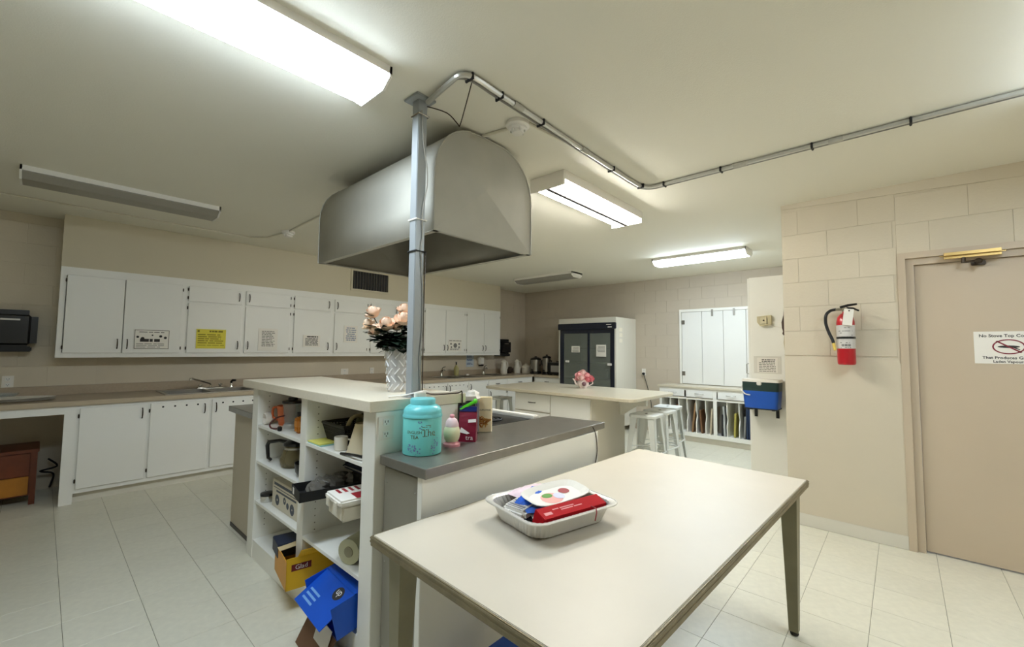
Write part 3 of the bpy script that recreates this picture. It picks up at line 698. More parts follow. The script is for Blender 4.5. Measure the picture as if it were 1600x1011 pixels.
# conduit pair on the ceiling
zc_ = ZC-0.016
t = thing('conduit', 'galvanised conduit bent across the ceiling from the steel post', 'conduit', (2.0, 1.43, zc_))
path = [(px+.01, py-.05, zc_-.01), (px-.01, 1.53, zc_), (1.232, 1.455, zc_), (1.29, 1.422, zc_), (1.47, 1.425, zc_), (1.9, 1.43, zc_), (2.5, 1.437, zc_), (2.93, 1.437, zc_), (3.05, 1.42, zc_), (3.093, 1.35, zc_), (3.097, 1.2, zc_), (3.095, .6, zc_), (3.095, -.2, zc_), (3.1, -1.69, zc_)]
B().tube(path, .0135, 8, smoothn=4).obj('pipe', mat('bright_conduit', (196, 194, 186), .3, .55), t, smooth=True)
path2 = [(p[0]+(0.022 if i > 8 else -0.0), p[1]+(0.022 if 2 <= i <= 9 else 0), p[2]-.006) for i, p in enumerate(path) if i != 0]
B().tube(path2, .006, 6, smoothn=4).obj('armoured_cable', mat('dark_galvanised', (150, 148, 142), .4, .55), t, smooth=True)
for p, ax in (((1.27, 1.43), 'x'), ((1.47, 1.43), 'x'), ((1.80, 1.43), 'x'), ((2.6, 1.44), 'x'), ((3.02, 1.425), 'x'), ((3.095, 1.28), 'y'), ((3.095, .88), 'y'), ((3.095, .36), 'y'), ((3.095, -.08), 'y')):
    b = B()
    if ax == 'x': b.box(p[0]-.006, p[0]+.006, p[1]-.02, p[1]+.035, zc_-.018, ZC, .003)
    else: b.box(p[0]-.02, p[0]+.035, p[1]-.006, p[1]+.006, zc_-.018, ZC, .003)
    b.obj('cable_tie', BLACKM, t)
for p0, p1 in (((1.56, 1.425, zc_), (1.63, 1.427, zc_)), ((3.096, .80, zc_), (3.096, .72, zc_)), ((2.2, 1.434, zc_), (2.27, 1.434, zc_)), ((3.096, .28, zc_), (3.096, .21, zc_))):
    B().cyl(p0, p1, .017, seg=10).obj('coupling', GALV, t, smooth=True)
one(B().tube([(px+.02, py-.02, 2.66), (px+.11, py-.08, 2.64), (px+.16, py-.11, 2.59), (px+.17, py-.115, 2.585), (px+.13, py-.2, 2.63), (px+.04, 1.43, ZC-.02)], .003, 5, smoothn=4), 'hanging_wire', DARKM, 'thin loose wire drooping from the top of the post', 'wire')
# painted surface conduit and heat detectors
PCON = mat('painted_conduit', (222, 216, 198), .55)
for p, lab in (((1.74, 1.555), 'round cream heat detector beside the galvanised conduit'), ((1.77, 4.97), 'round cream heat detector above the left wall cabinets')):
    t = thing('heat_detector', lab, 'detector', (p[0], p[1], ZC), group='ceiling heat detectors')
    B().lathe([(.066, 0), (.066, -.02), (.058, -.026)][::-1], (p[0], p[1], ZC), 24).obj('base', FIXW, t, smooth=True)
    B().lathe([(.0, -.062), (.03, -.06), (.036, -.05), (.036, -.044), (.05, -.038), (.052, -.026)], (p[0], p[1], ZC), 24, cap=False).obj('head', FIXW, t, smooth=True)
    for k in range(6):
        a = k*pi/3; B().box(-.004, .004, -.003, .003, -.055, -.036, M=tr(p[0]+.04*math.cos(a), p[1]+.04*math.sin(a), ZC)).obj('fin', FIXW, t)
def raceway(pts, lab): return one(B().tube(pts, .009, 6), 'surface_conduit', PCON, lab, 'conduit', 'painted surface conduits')
zz = ZC-.009
raceway([(1.74+.03, 1.50, zz), (2.2, 1.46, zz), (2.9, 1.47, zz), (3.05, 1.44, zz), (3.13, 1.30, zz), (3.13, .9, zz)], 'cream painted conduit running beside the galvanised pipe')
raceway([(1.74, 1.615, zz), (1.70, 1.80, zz)], 'short cream conduit between detector and hood')
raceway([(1.72, 3.2, zz), (1.76, 4.9, zz)], 'cream conduit from the hood to the left detector')
raceway([(1.75, 5.03, zz), (1.7, 5.4, zz), (1.55, 5.55, zz), (.9, 5.55, zz), (-1.2, 5.55, zz)], 'cream conduit along the ceiling over the left sink')

# ------------------------------------------------------------------ centre island: open shelves
SX0, SX1, SY0, SY1 = 1.02, 1.50, 1.745, 3.385
t = thing('open_shelf_unit', 'white open shelf unit at the end of the cooking island', 'shelf unit', (1.25, 2.55, 0))
B().box(SX0, SX1, SY0, SY0+.11, 0, 1.13, .002).obj('side_panel', WHITE2, t)
B().box(SX0, SX1, SY1-.11, SY1, 0, 1.13, .002).obj('side_panel', WHITE2, t)
B().box(SX0+.004, SX1, 2.487, 2.567, .12, 1.13, .002).obj('divider', WHITE2, t)
B().box(SX1-.015, SX1, SY0+.11, SY1-.11, .12, 1.13).obj('back_panel', WHITE2, t)
B().box(SX0+.003, SX1-.015, SY0+.11, SY1-.11, 0, .12).obj('plinth', WHITE2, t)
LY0, LY1, RY0, RY1 = 2.567, SY1-.11, SY0+.11, 2.487
for y0, y1, z, xo in ((LY0, LY1, .885, .004), (LY0, LY1, .645, .004), (LY0, LY1, .38, .004), (RY0, RY1, .885, .004), (RY0, RY1, .625, .09), (RY0, RY1, .375, .004)):
    B().box(SX0+xo, SX1-.015, y0, y1, z-.018, z, .001).obj('shelf', WHITE2, t)
HOLE = mat('peg_hole', (120, 116, 106), .8)
for y, s in ((LY0, 1), (LY1, -1), (RY0, 1), (RY1, -1)):
    b = B()
    for xx in (1.09, 1.40):
        for k in range(24):
            z = .2+k*.038
            b.box(xx-.003, xx+.003, min(y, y+s*.0006), max(y, y+s*.0006), z-.003, z+.003)
    b.obj('peg_holes', HOLE, t, kind='stuff')
outlet((1.07, SY0, 1.055), 'y', 'white duplex outlet on the side of the shelf unit', .08, .105)
B().box(.985, 1.545, 1.735, 3.50, 1.132, 1.18, .002).obj('shelf_worktop', LAMB, None, False, 'thick cream laminate top of the open shelf unit', 'worktop')
# steel worktops and cabinets of the island
def island_side(name, label, poly, plabel, cab):
    t = thing(name, label, 'worktop', (poly[0][0], poly[0][1], .9))
    b = B(); b.prism(poly, 'z', .898, .94); o = b.obj('top', STEELT, t)
    md = o.modifiers.new('b', 'BEVEL'); md.width = .004; md.segments = 2
island_side('steel_worktop', 'brushed steel worktop with the blue tea tin on it', [(1.045, 1.405), (2.55, 1.475), (2.50, 1.90), (1.52, 1.90), (1.52, 1.742), (1.045, 1.742)], '', None)
island_side('steel_worktop', 'brushed steel worktop end left of the shelf unit', [(1.035, 3.39), (1.035, 4.01), (2.5, 4.01), (2.5, 3.25), (1.52, 3.25), (1.52, 3.39)], '', None)
ENDM = mat('grey_end_panel', (150, 146, 134), .4, .3, noise=(6, .05))
t = thing('island_cabinet', 'white cabinet under the steel worktop facing the table', 'cabinet', (1.8, 1.6, 0))
b = B(); b.box(1.085, 2.42, 1.45, 1.466, .0, .898); b.box(2.404, 2.42, 1.466, 1.88, .0, .898); b.box(1.53, 2.42, 1.86, 1.88, 0, .898); b.box(1.075, 1.085, 1.45, 1.735, 0, .898); b.obj('body', WHITE2, t)
B().box(1.066, 1.075, 1.478, 1.735, .08, .885, .002).obj('end_panel', ENDM, t, label='grey riveted end panel')
B().box(1.06, 1.09, 1.445, 1.478, 0, .895, .002).obj('corner_post', WHITE2, t)
for z in (.12, .48, .82):
    for y in (1.50, 1.715): B().sph((1.066, y, z), .004, 8, 6).obj('rivet', STEEL, t)
t = thing('island_cabinet', 'beige panelled cabinet under the left steel worktop', 'cabinet', (1.8, 3.7, 0))
b = B(); b.box(1.08, 1.1, 3.39, 3.985, 0, .898); b.box(1.1, 2.45, 3.965, 3.985, 0, .898); b.box(2.43, 2.45, 3.27, 3.965, 0, .898); b.box(1.53, 2.43, 3.27, 3.29, 0, .898); b.obj('body', mat('beige_panel', (196, 186, 166), .5), t)
B().box(1.076, 1.081, 3.39, 3.985, 0, .03).obj('base_strip', DARKM, t)
# stove behind the shelf unit, below the hood
t = thing('stove', 'white range with a black cooktop under the hood', 'stove', (2.0, 2.57, 0))
B().box(1.56, 2.40, 1.93, 3.22, .06, .915, .006).obj('body', WHITE, t)
B().box(1.58, 2.36, 1.95, 3.20, .915, .928, .004).obj('cooktop', BLACK, t)
B().box(2.36, 2.42, 1.93, 3.22, .90, .95, .006).obj('front_edge', PAPER, t)
for x in (1.75, 2.12):
    for y in (2.13, 2.45, 2.75, 3.05):
        b = B()
        for r in (.03, .06, .085): b.tube([(x+r*math.cos(k*pi/8), y+r*math.sin(k*pi/8), .934) for k in range(16)], .006, 5, closed=True)
        b.obj('burner', BLACKM, t)
for x in (1.6, 2.34):
    for y in (1.98, 3.17): B().cyl((x, y, 0), (x, y, .062), .02, seg=10).obj('foot', BLACKM, t)
for k in range(5): B().cyl((2.40, 2.1+k*.2, .83), (2.425, 2.1+k*.2, .83), .022).obj('knob', BLACK, t)
# cables and box at the foot of the post
t = thing('junction_box', 'small white junction box at the foot of the post', 'junction box', (px+.0, py-.07, 1.18))
B().box(px-.03, px+.03, py-.047-.02, py-.047, 1.18, 1.206, .003).obj('box', PAPER, t); B().box(px-.02, px+.02, py-.0705, py-.0665, 1.183, 1.203, .002).obj('cover', FIXW, t)
B().tube([(px-.12, py+.03, 1.186), (px-.05, py-.01, 1.192), (px+.02, py-.055, 1.21), (px+.1, py-.01, 1.192), (px+.2, py-.02, 1.188), (px+.27, py-.03, 1.195), (px+.285, py-.035, 1.188)], .0045, 6, smoothn=4).obj('cord', PAPER, t, smooth=True)
B().tube([(px+.03, py-.05, 1.20), (px+.12, py-.03, 1.185), (px+.25, py-.045, 1.185), (px+.27, py-.055, 1.19), (px+.272, py-.056, 1.1), (px+.278, py-.053, 1.03)], .0035, 5, smoothn=3).obj('cord', DARKM, t, smooth=True)
# wire hanging down the island cabinet
one(B().tube([(2.38, 1.462, .93), (2.39, 1.446, .88), (2.40, 1.443, .78), (2.375, 1.443, .70), (2.365, 1.443, .62)], .003, 5, smoothn=4), 'loose_wire', DARKM, 'thin wire hanging from the steel worktop edge', 'wire')

# ------------------------------------------------------------------ vase with roses
vx, vy, vz = 1.315, 2.048, 1.18
t = thing('crystal_vase', 'tall cut crystal vase standing beside the steel post', 'vase', (vx, vy, vz))
CRYS = glassmat('cut_crystal', (238, 238, 238), .72, .06)
prof_v = [(.044, 0), (.046, .01), (.049, .06), (.055, .14), (.063, .2), (.071, .245), (.066, .245), (.058, .2), (.05, .14), (.043, .06), (.038, .03), (0, .028)]
B().lathe(prof_v, (vx, vy, vz), 24, cap=False).obj('body', CRYS, t)
rv = random.Random(3)
CUT = glassmat('crystal_cut', (250, 250, 250), .5, .1)
for k in range(9):
    for q in range(5):
        a = 2*pi*(k+(q % 2)*.5)/9; z = .03+q*.042; r = .0475+.022*(z/.24)**1.5
        M = tr(vx+r*math.cos(a), vy+r*math.sin(a), vz+z) @ Matrix.Rotation(a, 4, 'Z') @ rot('X', 40*(1 if q % 2 else -1))
        B().box(-.003, .003, -.003, .003, -.021, .021, .0015, M=M, seg=1).obj('facet', CUT, t)
GREEN = mat('dark_leaf', (30, 48, 34), .5, noise=(30, .2), rand=.2)
STEM = mat('stem_green', (58, 66, 40), .5)
leaf_me = None
def leaf_mesh():
    b = B(); n = 6; rows = []
    for i in range(n+1):
        u = i/n; wd = .5*math.sin(pi*min(1, u*1.02))**.8*.4
        rows.append([b.bm.verts.new((u, -wd, -.06*u*u+.03)), b.bm.verts.new((u, 0, -.06*u*u)), b.bm.verts.new((u, wd, -.06*u*u+.03))])
    for a, c in zip(rows, rows[1:]):
        b.bm.faces.new((a[0], a[1], c[1], c[0])); b.bm.faces.new((a[1], a[2], c[2], c[1]))
    bmesh.ops.remove_doubles(b.bm, verts=b.bm.verts[:], dist=1e-4)
    me = bpy.data.meshes.new('leaf'); b.bm.to_mesh(me); b.bm.free(); me.materials.append(GREEN); return me
leaf_me = leaf_mesh()
def bloom_bm(R, seed):
    """rose: a tight bud wrapped in overlapping cupped petals"""
    b = B(); rr = random.Random(seed)
    b.lathe([(0.0, -.7*R), (.3*R, -.55*R), (.5*R, -.1*R), (.46*R, .4*R), (.3*R, .72*R), (.12*R, .66*R), (0, .5*R)], (0, 0, 0), 12, cap=False)
    for lay, (n, rad, top, flare) in enumerate(((3, .55, 66, .0), (4, .76, 40, .12), (5, .98, 2, .42))):
        for k in range(n):
            a0 = 2*pi*(k+rr.random()*.3)/n+lay*.7; wd = 2*pi/n*.62; tp = top+rr.uniform(-7, 7)
            g = []
            for i in range(6):
                row = []
                for j in range(6):
                    u = (i/5-.5)*2; v = j/5
                    ph = math.radians(-82+(82+tp-abs(u)**3*16)*v)
                    r_ = R*rad*math.cos(ph)*(1+.05*u)+R*flare*max(0, v-.55)*(1.1+.5*math.sin(k*2.1+u*2))
                    row.append(b.bm.verts.new((r_*math.cos(a0+u*wd), r_*math.sin(a0+u*wd), R*(.25*(1-rad)+.92*math.sin(ph)*(.75+.25*rad)))))
                g.append(row)
            for i in range(5):
                for j in range(5): b.bm.faces.new((g[i][j], g[i+1][j], g[i+1][j+1], g[i][j+1]))
    return b
ROSE = mat('peach_petal', (254, 220, 192), .6, noise=(12, .05), rand=.05)
ROSE2 = mat('cream_petal', (250, 226, 200), .6, noise=(12, .05), rand=.05)
# bloom centre offsets: s = along the picture's right (towards -Y, +X), d = depth, z above the shelf top
rs = Vector((.67, -.74, 0)); rd = Vector((.74, .67, 0))
roses = [(-.135, -.02, .435, .036, 0), (-.17, .02, .372, .032, 1), (-.115, -.03, .34, .034, 0), (-.05, -.05, .37, .040, 0), (.035, .0, .455, .034, 0), (.045, -.05, .40, .040, 0), (.0, -.02, .36, .028, 0), (.085, .02, .375, .034, 1), (.10, -.03, .33, .03, 1), (.02, .08, .40, .032, 0)]
RLAB = ['peach rose spreading widest and high above the wall cabinet notice', 'pale cream rose drooping farthest from the steel post', 'peach rose low at the outer edge over the dark leaves', 'large peach rose in the middle of the bouquet', 'small peach rose topping the bouquet', 'large peach rose just below the topmost one', 'small closed peach bud in the centre of the bouquet', 'cream rose beside the steel post', 'low cream rose tucked against the steel post', 'peach rose at the back of the bouquet']
for k, (s, dp, z, R, mi) in enumerate(roses):
    c = Vector((vx, vy, vz+z)) + rs*s + rd*dp
    t = thing('rose', RLAB[k], 'rose', (vx, vy, vz+.03), group='silk roses in the crystal vase')
    bm_ = bloom_bm(R*1.08, k)
    dv = (c-Vector((vx, vy, vz+.2))).normalized()
    q = Vector((0, 0, 1)).rotation_difference((dv+Vector((0, 0, .3))-rd*.55).normalized()).to_matrix().to_4x4()
    bm_.xf(tr(*c) @ q).obj('bloom', ROSE2 if mi else ROSE, t, smooth=True)
    foot = Vector((vx, vy, vz+.05)) - rs*s*.12 - rd*dp*.12; mid = Vector((vx, vy, vz+.235)) + (rs*s+rd*dp)*.28
    B().tube([foot, mid, c-Vector((0, 0, R*.5))], .0028, 5, smoothn=4).obj('stem', STEM, t, smooth=True)
    rl = random.Random(50+k)
    for q_ in range(26):
        a = rl.uniform(0, 2*pi); o = link('leaf', leaf_me, t)
        if q_ < 3: base_ = c-Vector((0, 0, R*.8)); L = .05; up = rl.uniform(.0, .6)
        else:
            f = rl.uniform(.0, .62); base_ = mid.lerp(c, f)*1.0; base_ = Vector((vx, vy, 0)) + (base_-Vector((vx, vy, 0)))*1.0
            L = rl.uniform(.065, .105); up = rl.uniform(-.45, .35)
        dirv = Vector((math.cos(a), math.sin(a), up)).normalized()
        M = tr(*base_) @ dirv.to_track_quat('X', 'Z').to_matrix().to_4x4() @ Matrix.Diagonal((L, L*1.5, L, 1))
        o.matrix_basis = M

# ------------------------------------------------------------------ things on the steel worktop
tx, ty, tz = 1.203, 1.648, .94
t = thing('tea_tin', 'round turquoise tea tin with gold lettering and stepped lid', 'tin', (tx, ty, tz))
TEAL = mat('turquoise_enamel', (108, 196, 190), .3, noise=(14, .05)); TEALL = mat('turquoise_lid', (112, 200, 204), .28)
B().lathe([(.084, 0), (.088, .004), (.088, .168), (.085, .172)], (tx, ty, tz), 40).obj('body', TEAL, t, smooth=True)
B().lathe([(.09, .0), (.0905, .006), (.088, .012), (.0865, .018), (.087, .026), (.08, .042), (.066, .052), (.058, .055), (.057, .06), (.058, .076), (.054, .082), (.0, .083)], (tx, ty, tz+.166), 40, cap=False).obj('lid', TEALL, t, smooth=True)
ca = math.atan2(-ty, -tx)
def wrap(a0, z0, R=.0885):
    def f(x, y):
        a = ca+a0+x/R
        return (tx+R*math.cos(a), ty+R*math.sin(a), tz+z0+y)
    return f
GOLD = mat('dark_gold_ink', (104, 92, 40), .5, .2); VIOL = mat('violet_ink', (118, 130, 178), .6)
b = B(); b.text('ENGLISH', wrap(-.42, .1), .0185); b.text('TEA', wrap(-.40, .078), .022); b.text('The', wrap(.34, .09), .044, squash=.9);
for zb, a0_, L_ in ((.128, .22, .02), (.088, .36, .03), (.135, .3, .012)):
    b.face(wrap(a0_, zb)(-L_, 0), wrap(a0_, zb)(-L_/3, 0), wrap(a0_, zb)(-L_/3, .0025), wrap(a0_, zb)(-L_, .0025)); b.face(wrap(a0_, zb)(-L_/4, 0), wrap(a0_, zb)(L_, 0), wrap(a0_, zb)(L_, .0025), wrap(a0_, zb)(-L_/4, .0025))
b.obj('lettering', GOLD, t, fix=False)
b = B(); rr = random.Random(5)
for a0, z0, n, sp in ((-.55, .035, 22, .2), (.75, .06, 10, .12), (-.1, .135, 9, .1), (-.3, .018, 10, .2), (.55, .028, 8, .15)):
    for k in range(n):
        f = wrap(a0+rr.uniform(-sp, sp), z0+rr.uniform(-.018, .018)); r = rr.uniform(.0015, .0045)
        b.face(*[f(r*math.cos(q*pi/3), r*math.sin(q*pi/3)) for q in range(6)])
b.obj('flower_print', VIOL, t, fix=False)
bx_, by_ = 1.385, 1.655
t = thing('cream_jar', 'small cream jar with pink domed lid and pink foot', 'jar', (bx_, by_, .94))
PINK = mat('pink_glaze', (226, 148, 156), .4); PALEP = mat('pale_pink', (232, 198, 200), .4)
B().lathe([(.042, 0), (.042, .012), (.032, .018), (.028, .022)], (bx_, by_, .94), 24).obj('foot', PINK, t, smooth=True)
B().lathe([(.028, .022), (.036, .034), (.041, .055), (.0405, .075), (.035, .092), (.031, .097)], (bx_, by_, .94), 24).obj('jar', mat('pale_yellow_glaze', (236, 230, 190), .35), t, smooth=True)
B().lathe([(.034, 0), (.033, .012), (.027, .028), (.018, .038), (.011, .042)], (bx_, by_, 1.036), 24).obj('lid', PALEP, t, smooth=True)
B().lathe([(.009, 0), (.0125, .006), (.0115, .013), (.006, .018), (0, .019)], (bx_, by_, 1.076), 16, cap=False).obj('knob', PINK, t, smooth=True)
def oriented(x, y, z, deg): return tr(x, y, z) @ rot('Z', deg)
# maroon pouch
M = oriented(1.52, 1.685, .94, -52)
t = thing('maroon_pouch', 'maroon and blue foil pouch with a green clip on top', 'pouch', (1.52, 1.685, .94))
def pouch(w0, w1, d0, h0, h1):
    b = B(); rows = []
    for k in range(7):
        u = k/6; z = h0+(h1-h0)*u; wd = w0+(w1-w0)*u; dp = d0*(1-u**2*.9)
        rows.append([b.bm.verts.new(M @ Vector(p)) for p in ((-wd, -dp, z), (0, -dp*1.15, z), (wd, -dp, z), (wd, dp, z), (0, dp*1.15, z), (-wd, dp, z))])
    for a, c in zip(rows, rows[1:]):
        for i in range(6): b.bm.faces.new((a[i], a[(i+1) % 6], c[(i+1) % 6], c[i]))
    b.bm.faces.new(rows[0][::-1]); b.bm.faces.new(rows[-1]); return b
pouch(.044, .046, .03, 0, .152).obj('bag', mat('maroon_foil', (118, 14, 44), .35), t)
B().box(-.046, .046, -.0085, .0085, .15, .178, .003, M=M).obj('top_fold', mat('blue_foil', (26, 40, 112), .35), t)
b = B(); b.box(-.05, .04, -.012, .012, -.008, .008, .004, M=M @ tr(0, 0, .185) @ rot('Y', -28)); b.sph(M @ Vector((.035, 0, .205)), .013, 10, 8); b.obj('clip', mat('lime_plastic', (96, 208, 40), .35), t, smooth=True)
def pf(u0, z0):
    return lambda x, y: M @ Vector((u0+x, -.036, z0+y))
b = B(); b.text('tra', pf(.012, .012), .034); b.obj('lettering', INKW, t, fix=False)
b = B(); b.face(*[M @ Vector(p) for p in ((.005, -.033, .098), (.046, -.033, .102), (.046, -.033, .118), (.005, -.033, .114))]); b.face(*[M @ Vector(p) for p in ((-.04, -.0362, .05), (-.03, -.0362, .075), (.015, -.0362, .045), (.0, -.0362, .04))]); b.obj('sticker', INKW, t, fix=False)
# food box
M2 = oriented(1.735, 1.80, .94, -50)
t = thing('food_box', 'cream cardboard food box with a picture of fries', 'box', (1.735, 1.80, .94))
B().box(-.075, .05, -.0, .05, 0, .198, .001, M=M2).obj('carton', mat('cream_card', (240, 222, 182), .6), t)
def bf(u0, z0): return lambda x, y: M2 @ Vector((u0+x, -.0008, z0+y))
b = B(); b.text('CAULIFLOWER', bf(.005, .122), .013); b.obj('lettering', INK, t, fix=False)
rr = random.Random(8)
for m, n, nm in ((mat('fried_brown', (172, 100, 44), .6), 26, 'fries_print'), (mat('fried_gold', (216, 160, 82), .6), 22, 'fries_print')):
    b = B()
    for k in range(n):
        f = bf(rr.uniform(-.055, .036), rr.uniform(.035, .085)); a = rr.uniform(0, pi); L = rr.uniform(.01, .02); wv = .003
        cxs = [(L*math.cos(a)-wv*math.sin(a), L*math.sin(a)+wv*math.cos(a)), (-L*math.cos(a)-wv*math.sin(a), -L*math.sin(a)+wv*math.cos(a)), (-L*math.cos(a)+wv*math.sin(a), -L*math.sin(a)-wv*math.cos(a)), (L*math.cos(a)+wv*math.sin(a), L*math.sin(a)-wv*math.cos(a))]
        b.face(*[f(*p) for p in cxs])
    b.obj(nm, m, t, fix=False)
t = thing('toaster', 'black and grey toaster pushed against the shelf unit', 'toaster', (1.64, 1.81, .94))
B().box(1.555, 1.66, 1.775, 1.88, .948, 1.12, .01).obj('case', BLACKM, t, smooth=True); B().box(1.66, 1.69, 1.775, 1.88, .948, 1.12, .008).obj('side', mat('mid_grey_plastic', (126, 122, 128), .4), t)
b = B(); b.box(1.57, 1.58, 1.78, 1.79, .94, .95); b.box(1.67, 1.68, 1.78, 1.79, .94, .95); b.box(1.57, 1.58, 1.865, 1.875, .94, .95); b.box(1.67, 1.68, 1.865, 1.875, .94, .95); b.obj('feet', BLACKM, t)
def crumple(cx, cy, cz, rx, ry, rz, seed, amp=.25, u=14, v=9):
    b = B(); b.sph((0, 0, 0), 1, u, v); rr = random.Random(seed)
    for vv in b.bm.verts:
        k = 1+rr.uniform(-amp, amp); vv.co = Vector((vv.co.x*rx*k, vv.co.y*ry*k, max(vv.co.z, -.55)*rz*k))
    mz = min(vv.co.z for vv in b.bm.verts)
    for vv in b.bm.verts: vv.co += Vector((cx, cy, cz-mz))
    return b
one(crumple(1.67, 1.83, 1.12, .05, .04, .035, 2), 'dish_cloth', PAPER, 'crumpled white cloth lying on the toaster', 'cloth')

# ------------------------------------------------------------------ things in the open shelf unit
ORANGE = mat('orange_plastic', (222, 116, 66), .4); AMBER = mat('amber_liquid', (196, 120, 36), .25)
z = .885
b = B()
for k in range(7): b.tube([(1.05+.005*k+.0*q, 3.23+.036*math.cos(q*pi/8+k), z+.042+.036*math.sin(q*pi/8+k)) for q in range(16)], .0045, 5, closed=True)
one(b, 'coiled_cord', PAPER, 'coil of white cord on the top left shelf', 'cord')
t = thing('orange_jug', 'orange plastic measuring jug on the top left shelf', 'jug', (1.16, 3.15, z))
B().lathe([(.045, 0), (.048, .005), (.06, .125), (.062, .13), (.056, .125), (.043, .008), (0, .008)], (1.16, 3.15, z), 24, cap=False).obj('body', ORANGE, t, smooth=True)
B().tube([(1.12, 3.195, z+.115), (1.10, 3.225, z+.11), (1.10, 3.225, z+.05), (1.125, 3.19, z+.03)], .008, 6, smoothn=3).obj('handle', ORANGE, t, smooth=True)
t = thing('blender_jar', 'clear blender jar with black rim on the top left shelf', 'blender jar', (1.14, 2.995, z))
B().lathe([(.052, 0), (.052, .02), (.046, .03)], (1.14, 2.995, z), 20).obj('collar', mat('silver_plastic', (190, 188, 184), .35, .3), t, smooth=True)
B().lathe([(.046, .03), (.06, .165), (.057, .165), (.043, .032)], (1.14, 2.995, z), 20, cap=False).obj('jar', GLASS, t, smooth=True)
B().lathe([(.063, .162), (.064, .176), (.03, .182), (.028, .2), (0, .2)], (1.14, 2.995, z), 20, cap=False).obj('lid', BLACK, t, smooth=True)
t = thing('syrup_bottle', 'amber syrup bottle against the shelf divider', 'bottle', (1.105, 2.78, z))
B().box(1.08, 1.13, 2.75, 2.81, z, z+.105, .012, seg=3).obj('bottle', AMBER, t, smooth=True)
B().box(1.079, 1.131, 2.749, 2.811, z+.03, z+.085, .01, seg=2).obj('label_band', mat('orange_label', (210, 140, 60), .5), t, smooth=True)
B().cyl((1.105, 2.78, z+.10), (1.105, 2.78, z+.13), .018).obj('cap', BLACK, t, smooth=True)
t = thing('power_cord', 'dark red appliance cord looped on the top left shelf', 'cord', (1.06, 2.95, z))
B().tube([(1.075, 2.95, z+.09), (1.05, 3.0, z+.075), (1.035, 3.08, z+.03), (1.032, 3.06, z+.006), (1.035, 3.0, z+.006), (1.04, 2.94, z+.015)], .005, 6, smoothn=5).obj('cord', mat('dark_red_cord', (84, 26, 24), .5), t, smooth=True)
B().box(1.03, 1.052, 2.915, 2.945, z, z+.028, .004).obj('plug', BLACK, t)
z = .645
t = thing('coffee_carafe', 'glass coffee carafe with black handle and lid', 'carafe', (1.15, 2.945, z))
B().lathe([(.07, 0), (.088, .02), (.092, .05), (.075, .1), (.062, .118), (.066, .135), (.062, .135), (.058, .118), (.07, .1), (.086, .05), (.08, .02), (0, .008)], (1.15, 2.945, z), 28, cap=False).obj('glass', glassmat('smoked_glass', (150, 138, 104), .5), t, smooth=True)
B().lathe([(.071, .135), (.072, .15), (.05, .165), (0, .168)], (1.15, 2.945, z), 24, cap=False).obj('lid', BLACK, t, smooth=True)
B().lathe([(.066, .112), (.067, .125)], (1.15, 2.945, z), 24).obj('band', STEEL, t, smooth=True)
B().tube([(1.13, 3.0, z+.145), (1.10, 3.08, z+.15), (1.06, 3.16, z+.135), (1.055, 3.175, z+.11), (1.06, 3.165, z+.03), (1.07, 3.14, z+.018)], [.012, .012, .013, .013, .011, .009], 6).obj('handle', BLACK, t, smooth=True)
one(B().lathe([(0, 0), (.07, 0), (.09, .03), (.095, .08), (.09, .08), (.08, .03), (0, .008)], (1.14, 2.67, z), 24, cap=False), 'black_bowl', BLACK, 'black plastic bowl beside the coffee carafe', 'bowl')
z = .38
t = thing('appliance_box', 'white cardboard appliance box with printed dials', 'box', (1.2, 2.83, z))
B().box(1.07, 1.36, 2.572, 3.09, z, z+.175, .002).obj('carton', mat('offwhite_card', (214, 206, 186), .6), t)
b = B(); xq = 1.0695
def ring(b, cy, cz, r0, r1, n=16):
    for k in range(n):
        a, c = 2*pi*k/n, 2*pi*(k+1)/n
        b.face((xq, cy+r0*math.cos(a), cz+r0*math.sin(a)), (xq, cy+r1*math.cos(a), cz+r1*math.sin(a)), (xq, cy+r1*math.cos(c), cz+r1*math.sin(c)), (xq, cy+r0*math.cos(c), cz+r0*math.sin(c)))
for cy in (3.0, 2.62): ring(b, cy, z+.055, .008, .034)
ring(b, 2.83, z+.055, .0, .02); ring(b, 2.76, z+.05, .006, .034); ring(b, 2.88, z+.075, .006, .022)
b.face((xq, 3.07, z+.13), (xq, 2.6, z+.13), (xq, 2.6, z+.125), (xq, 3.07, z+.125)); b.face((xq, 3.06, z+.16), (xq, 2.66, z+.16), (xq, 2.66, z+.142), (xq, 3.06, z+.142)); b.face((xq, 3.02, z+.115), (xq, 2.7, z+.115), (xq, 2.7, z+.103), (xq, 3.02, z+.103))
b.obj('print', mat('slate_ink', (84, 88, 96), .7), t, fix=False)
t = thing('jar_ring', 'small silver tin with a black lid beside the box', 'tin', (1.075, 3.19, z))
B().lathe([(.04, 0), (.042, .004), (.042, .045)], (1.075, 3.19, z), 20).obj('can', CHROME, t, smooth=True); B().lathe([(.043, .04), (.043, .056), (.02, .06)], (1.075, 3.19, z), 20).obj('lid', BLACK, t, smooth=True)
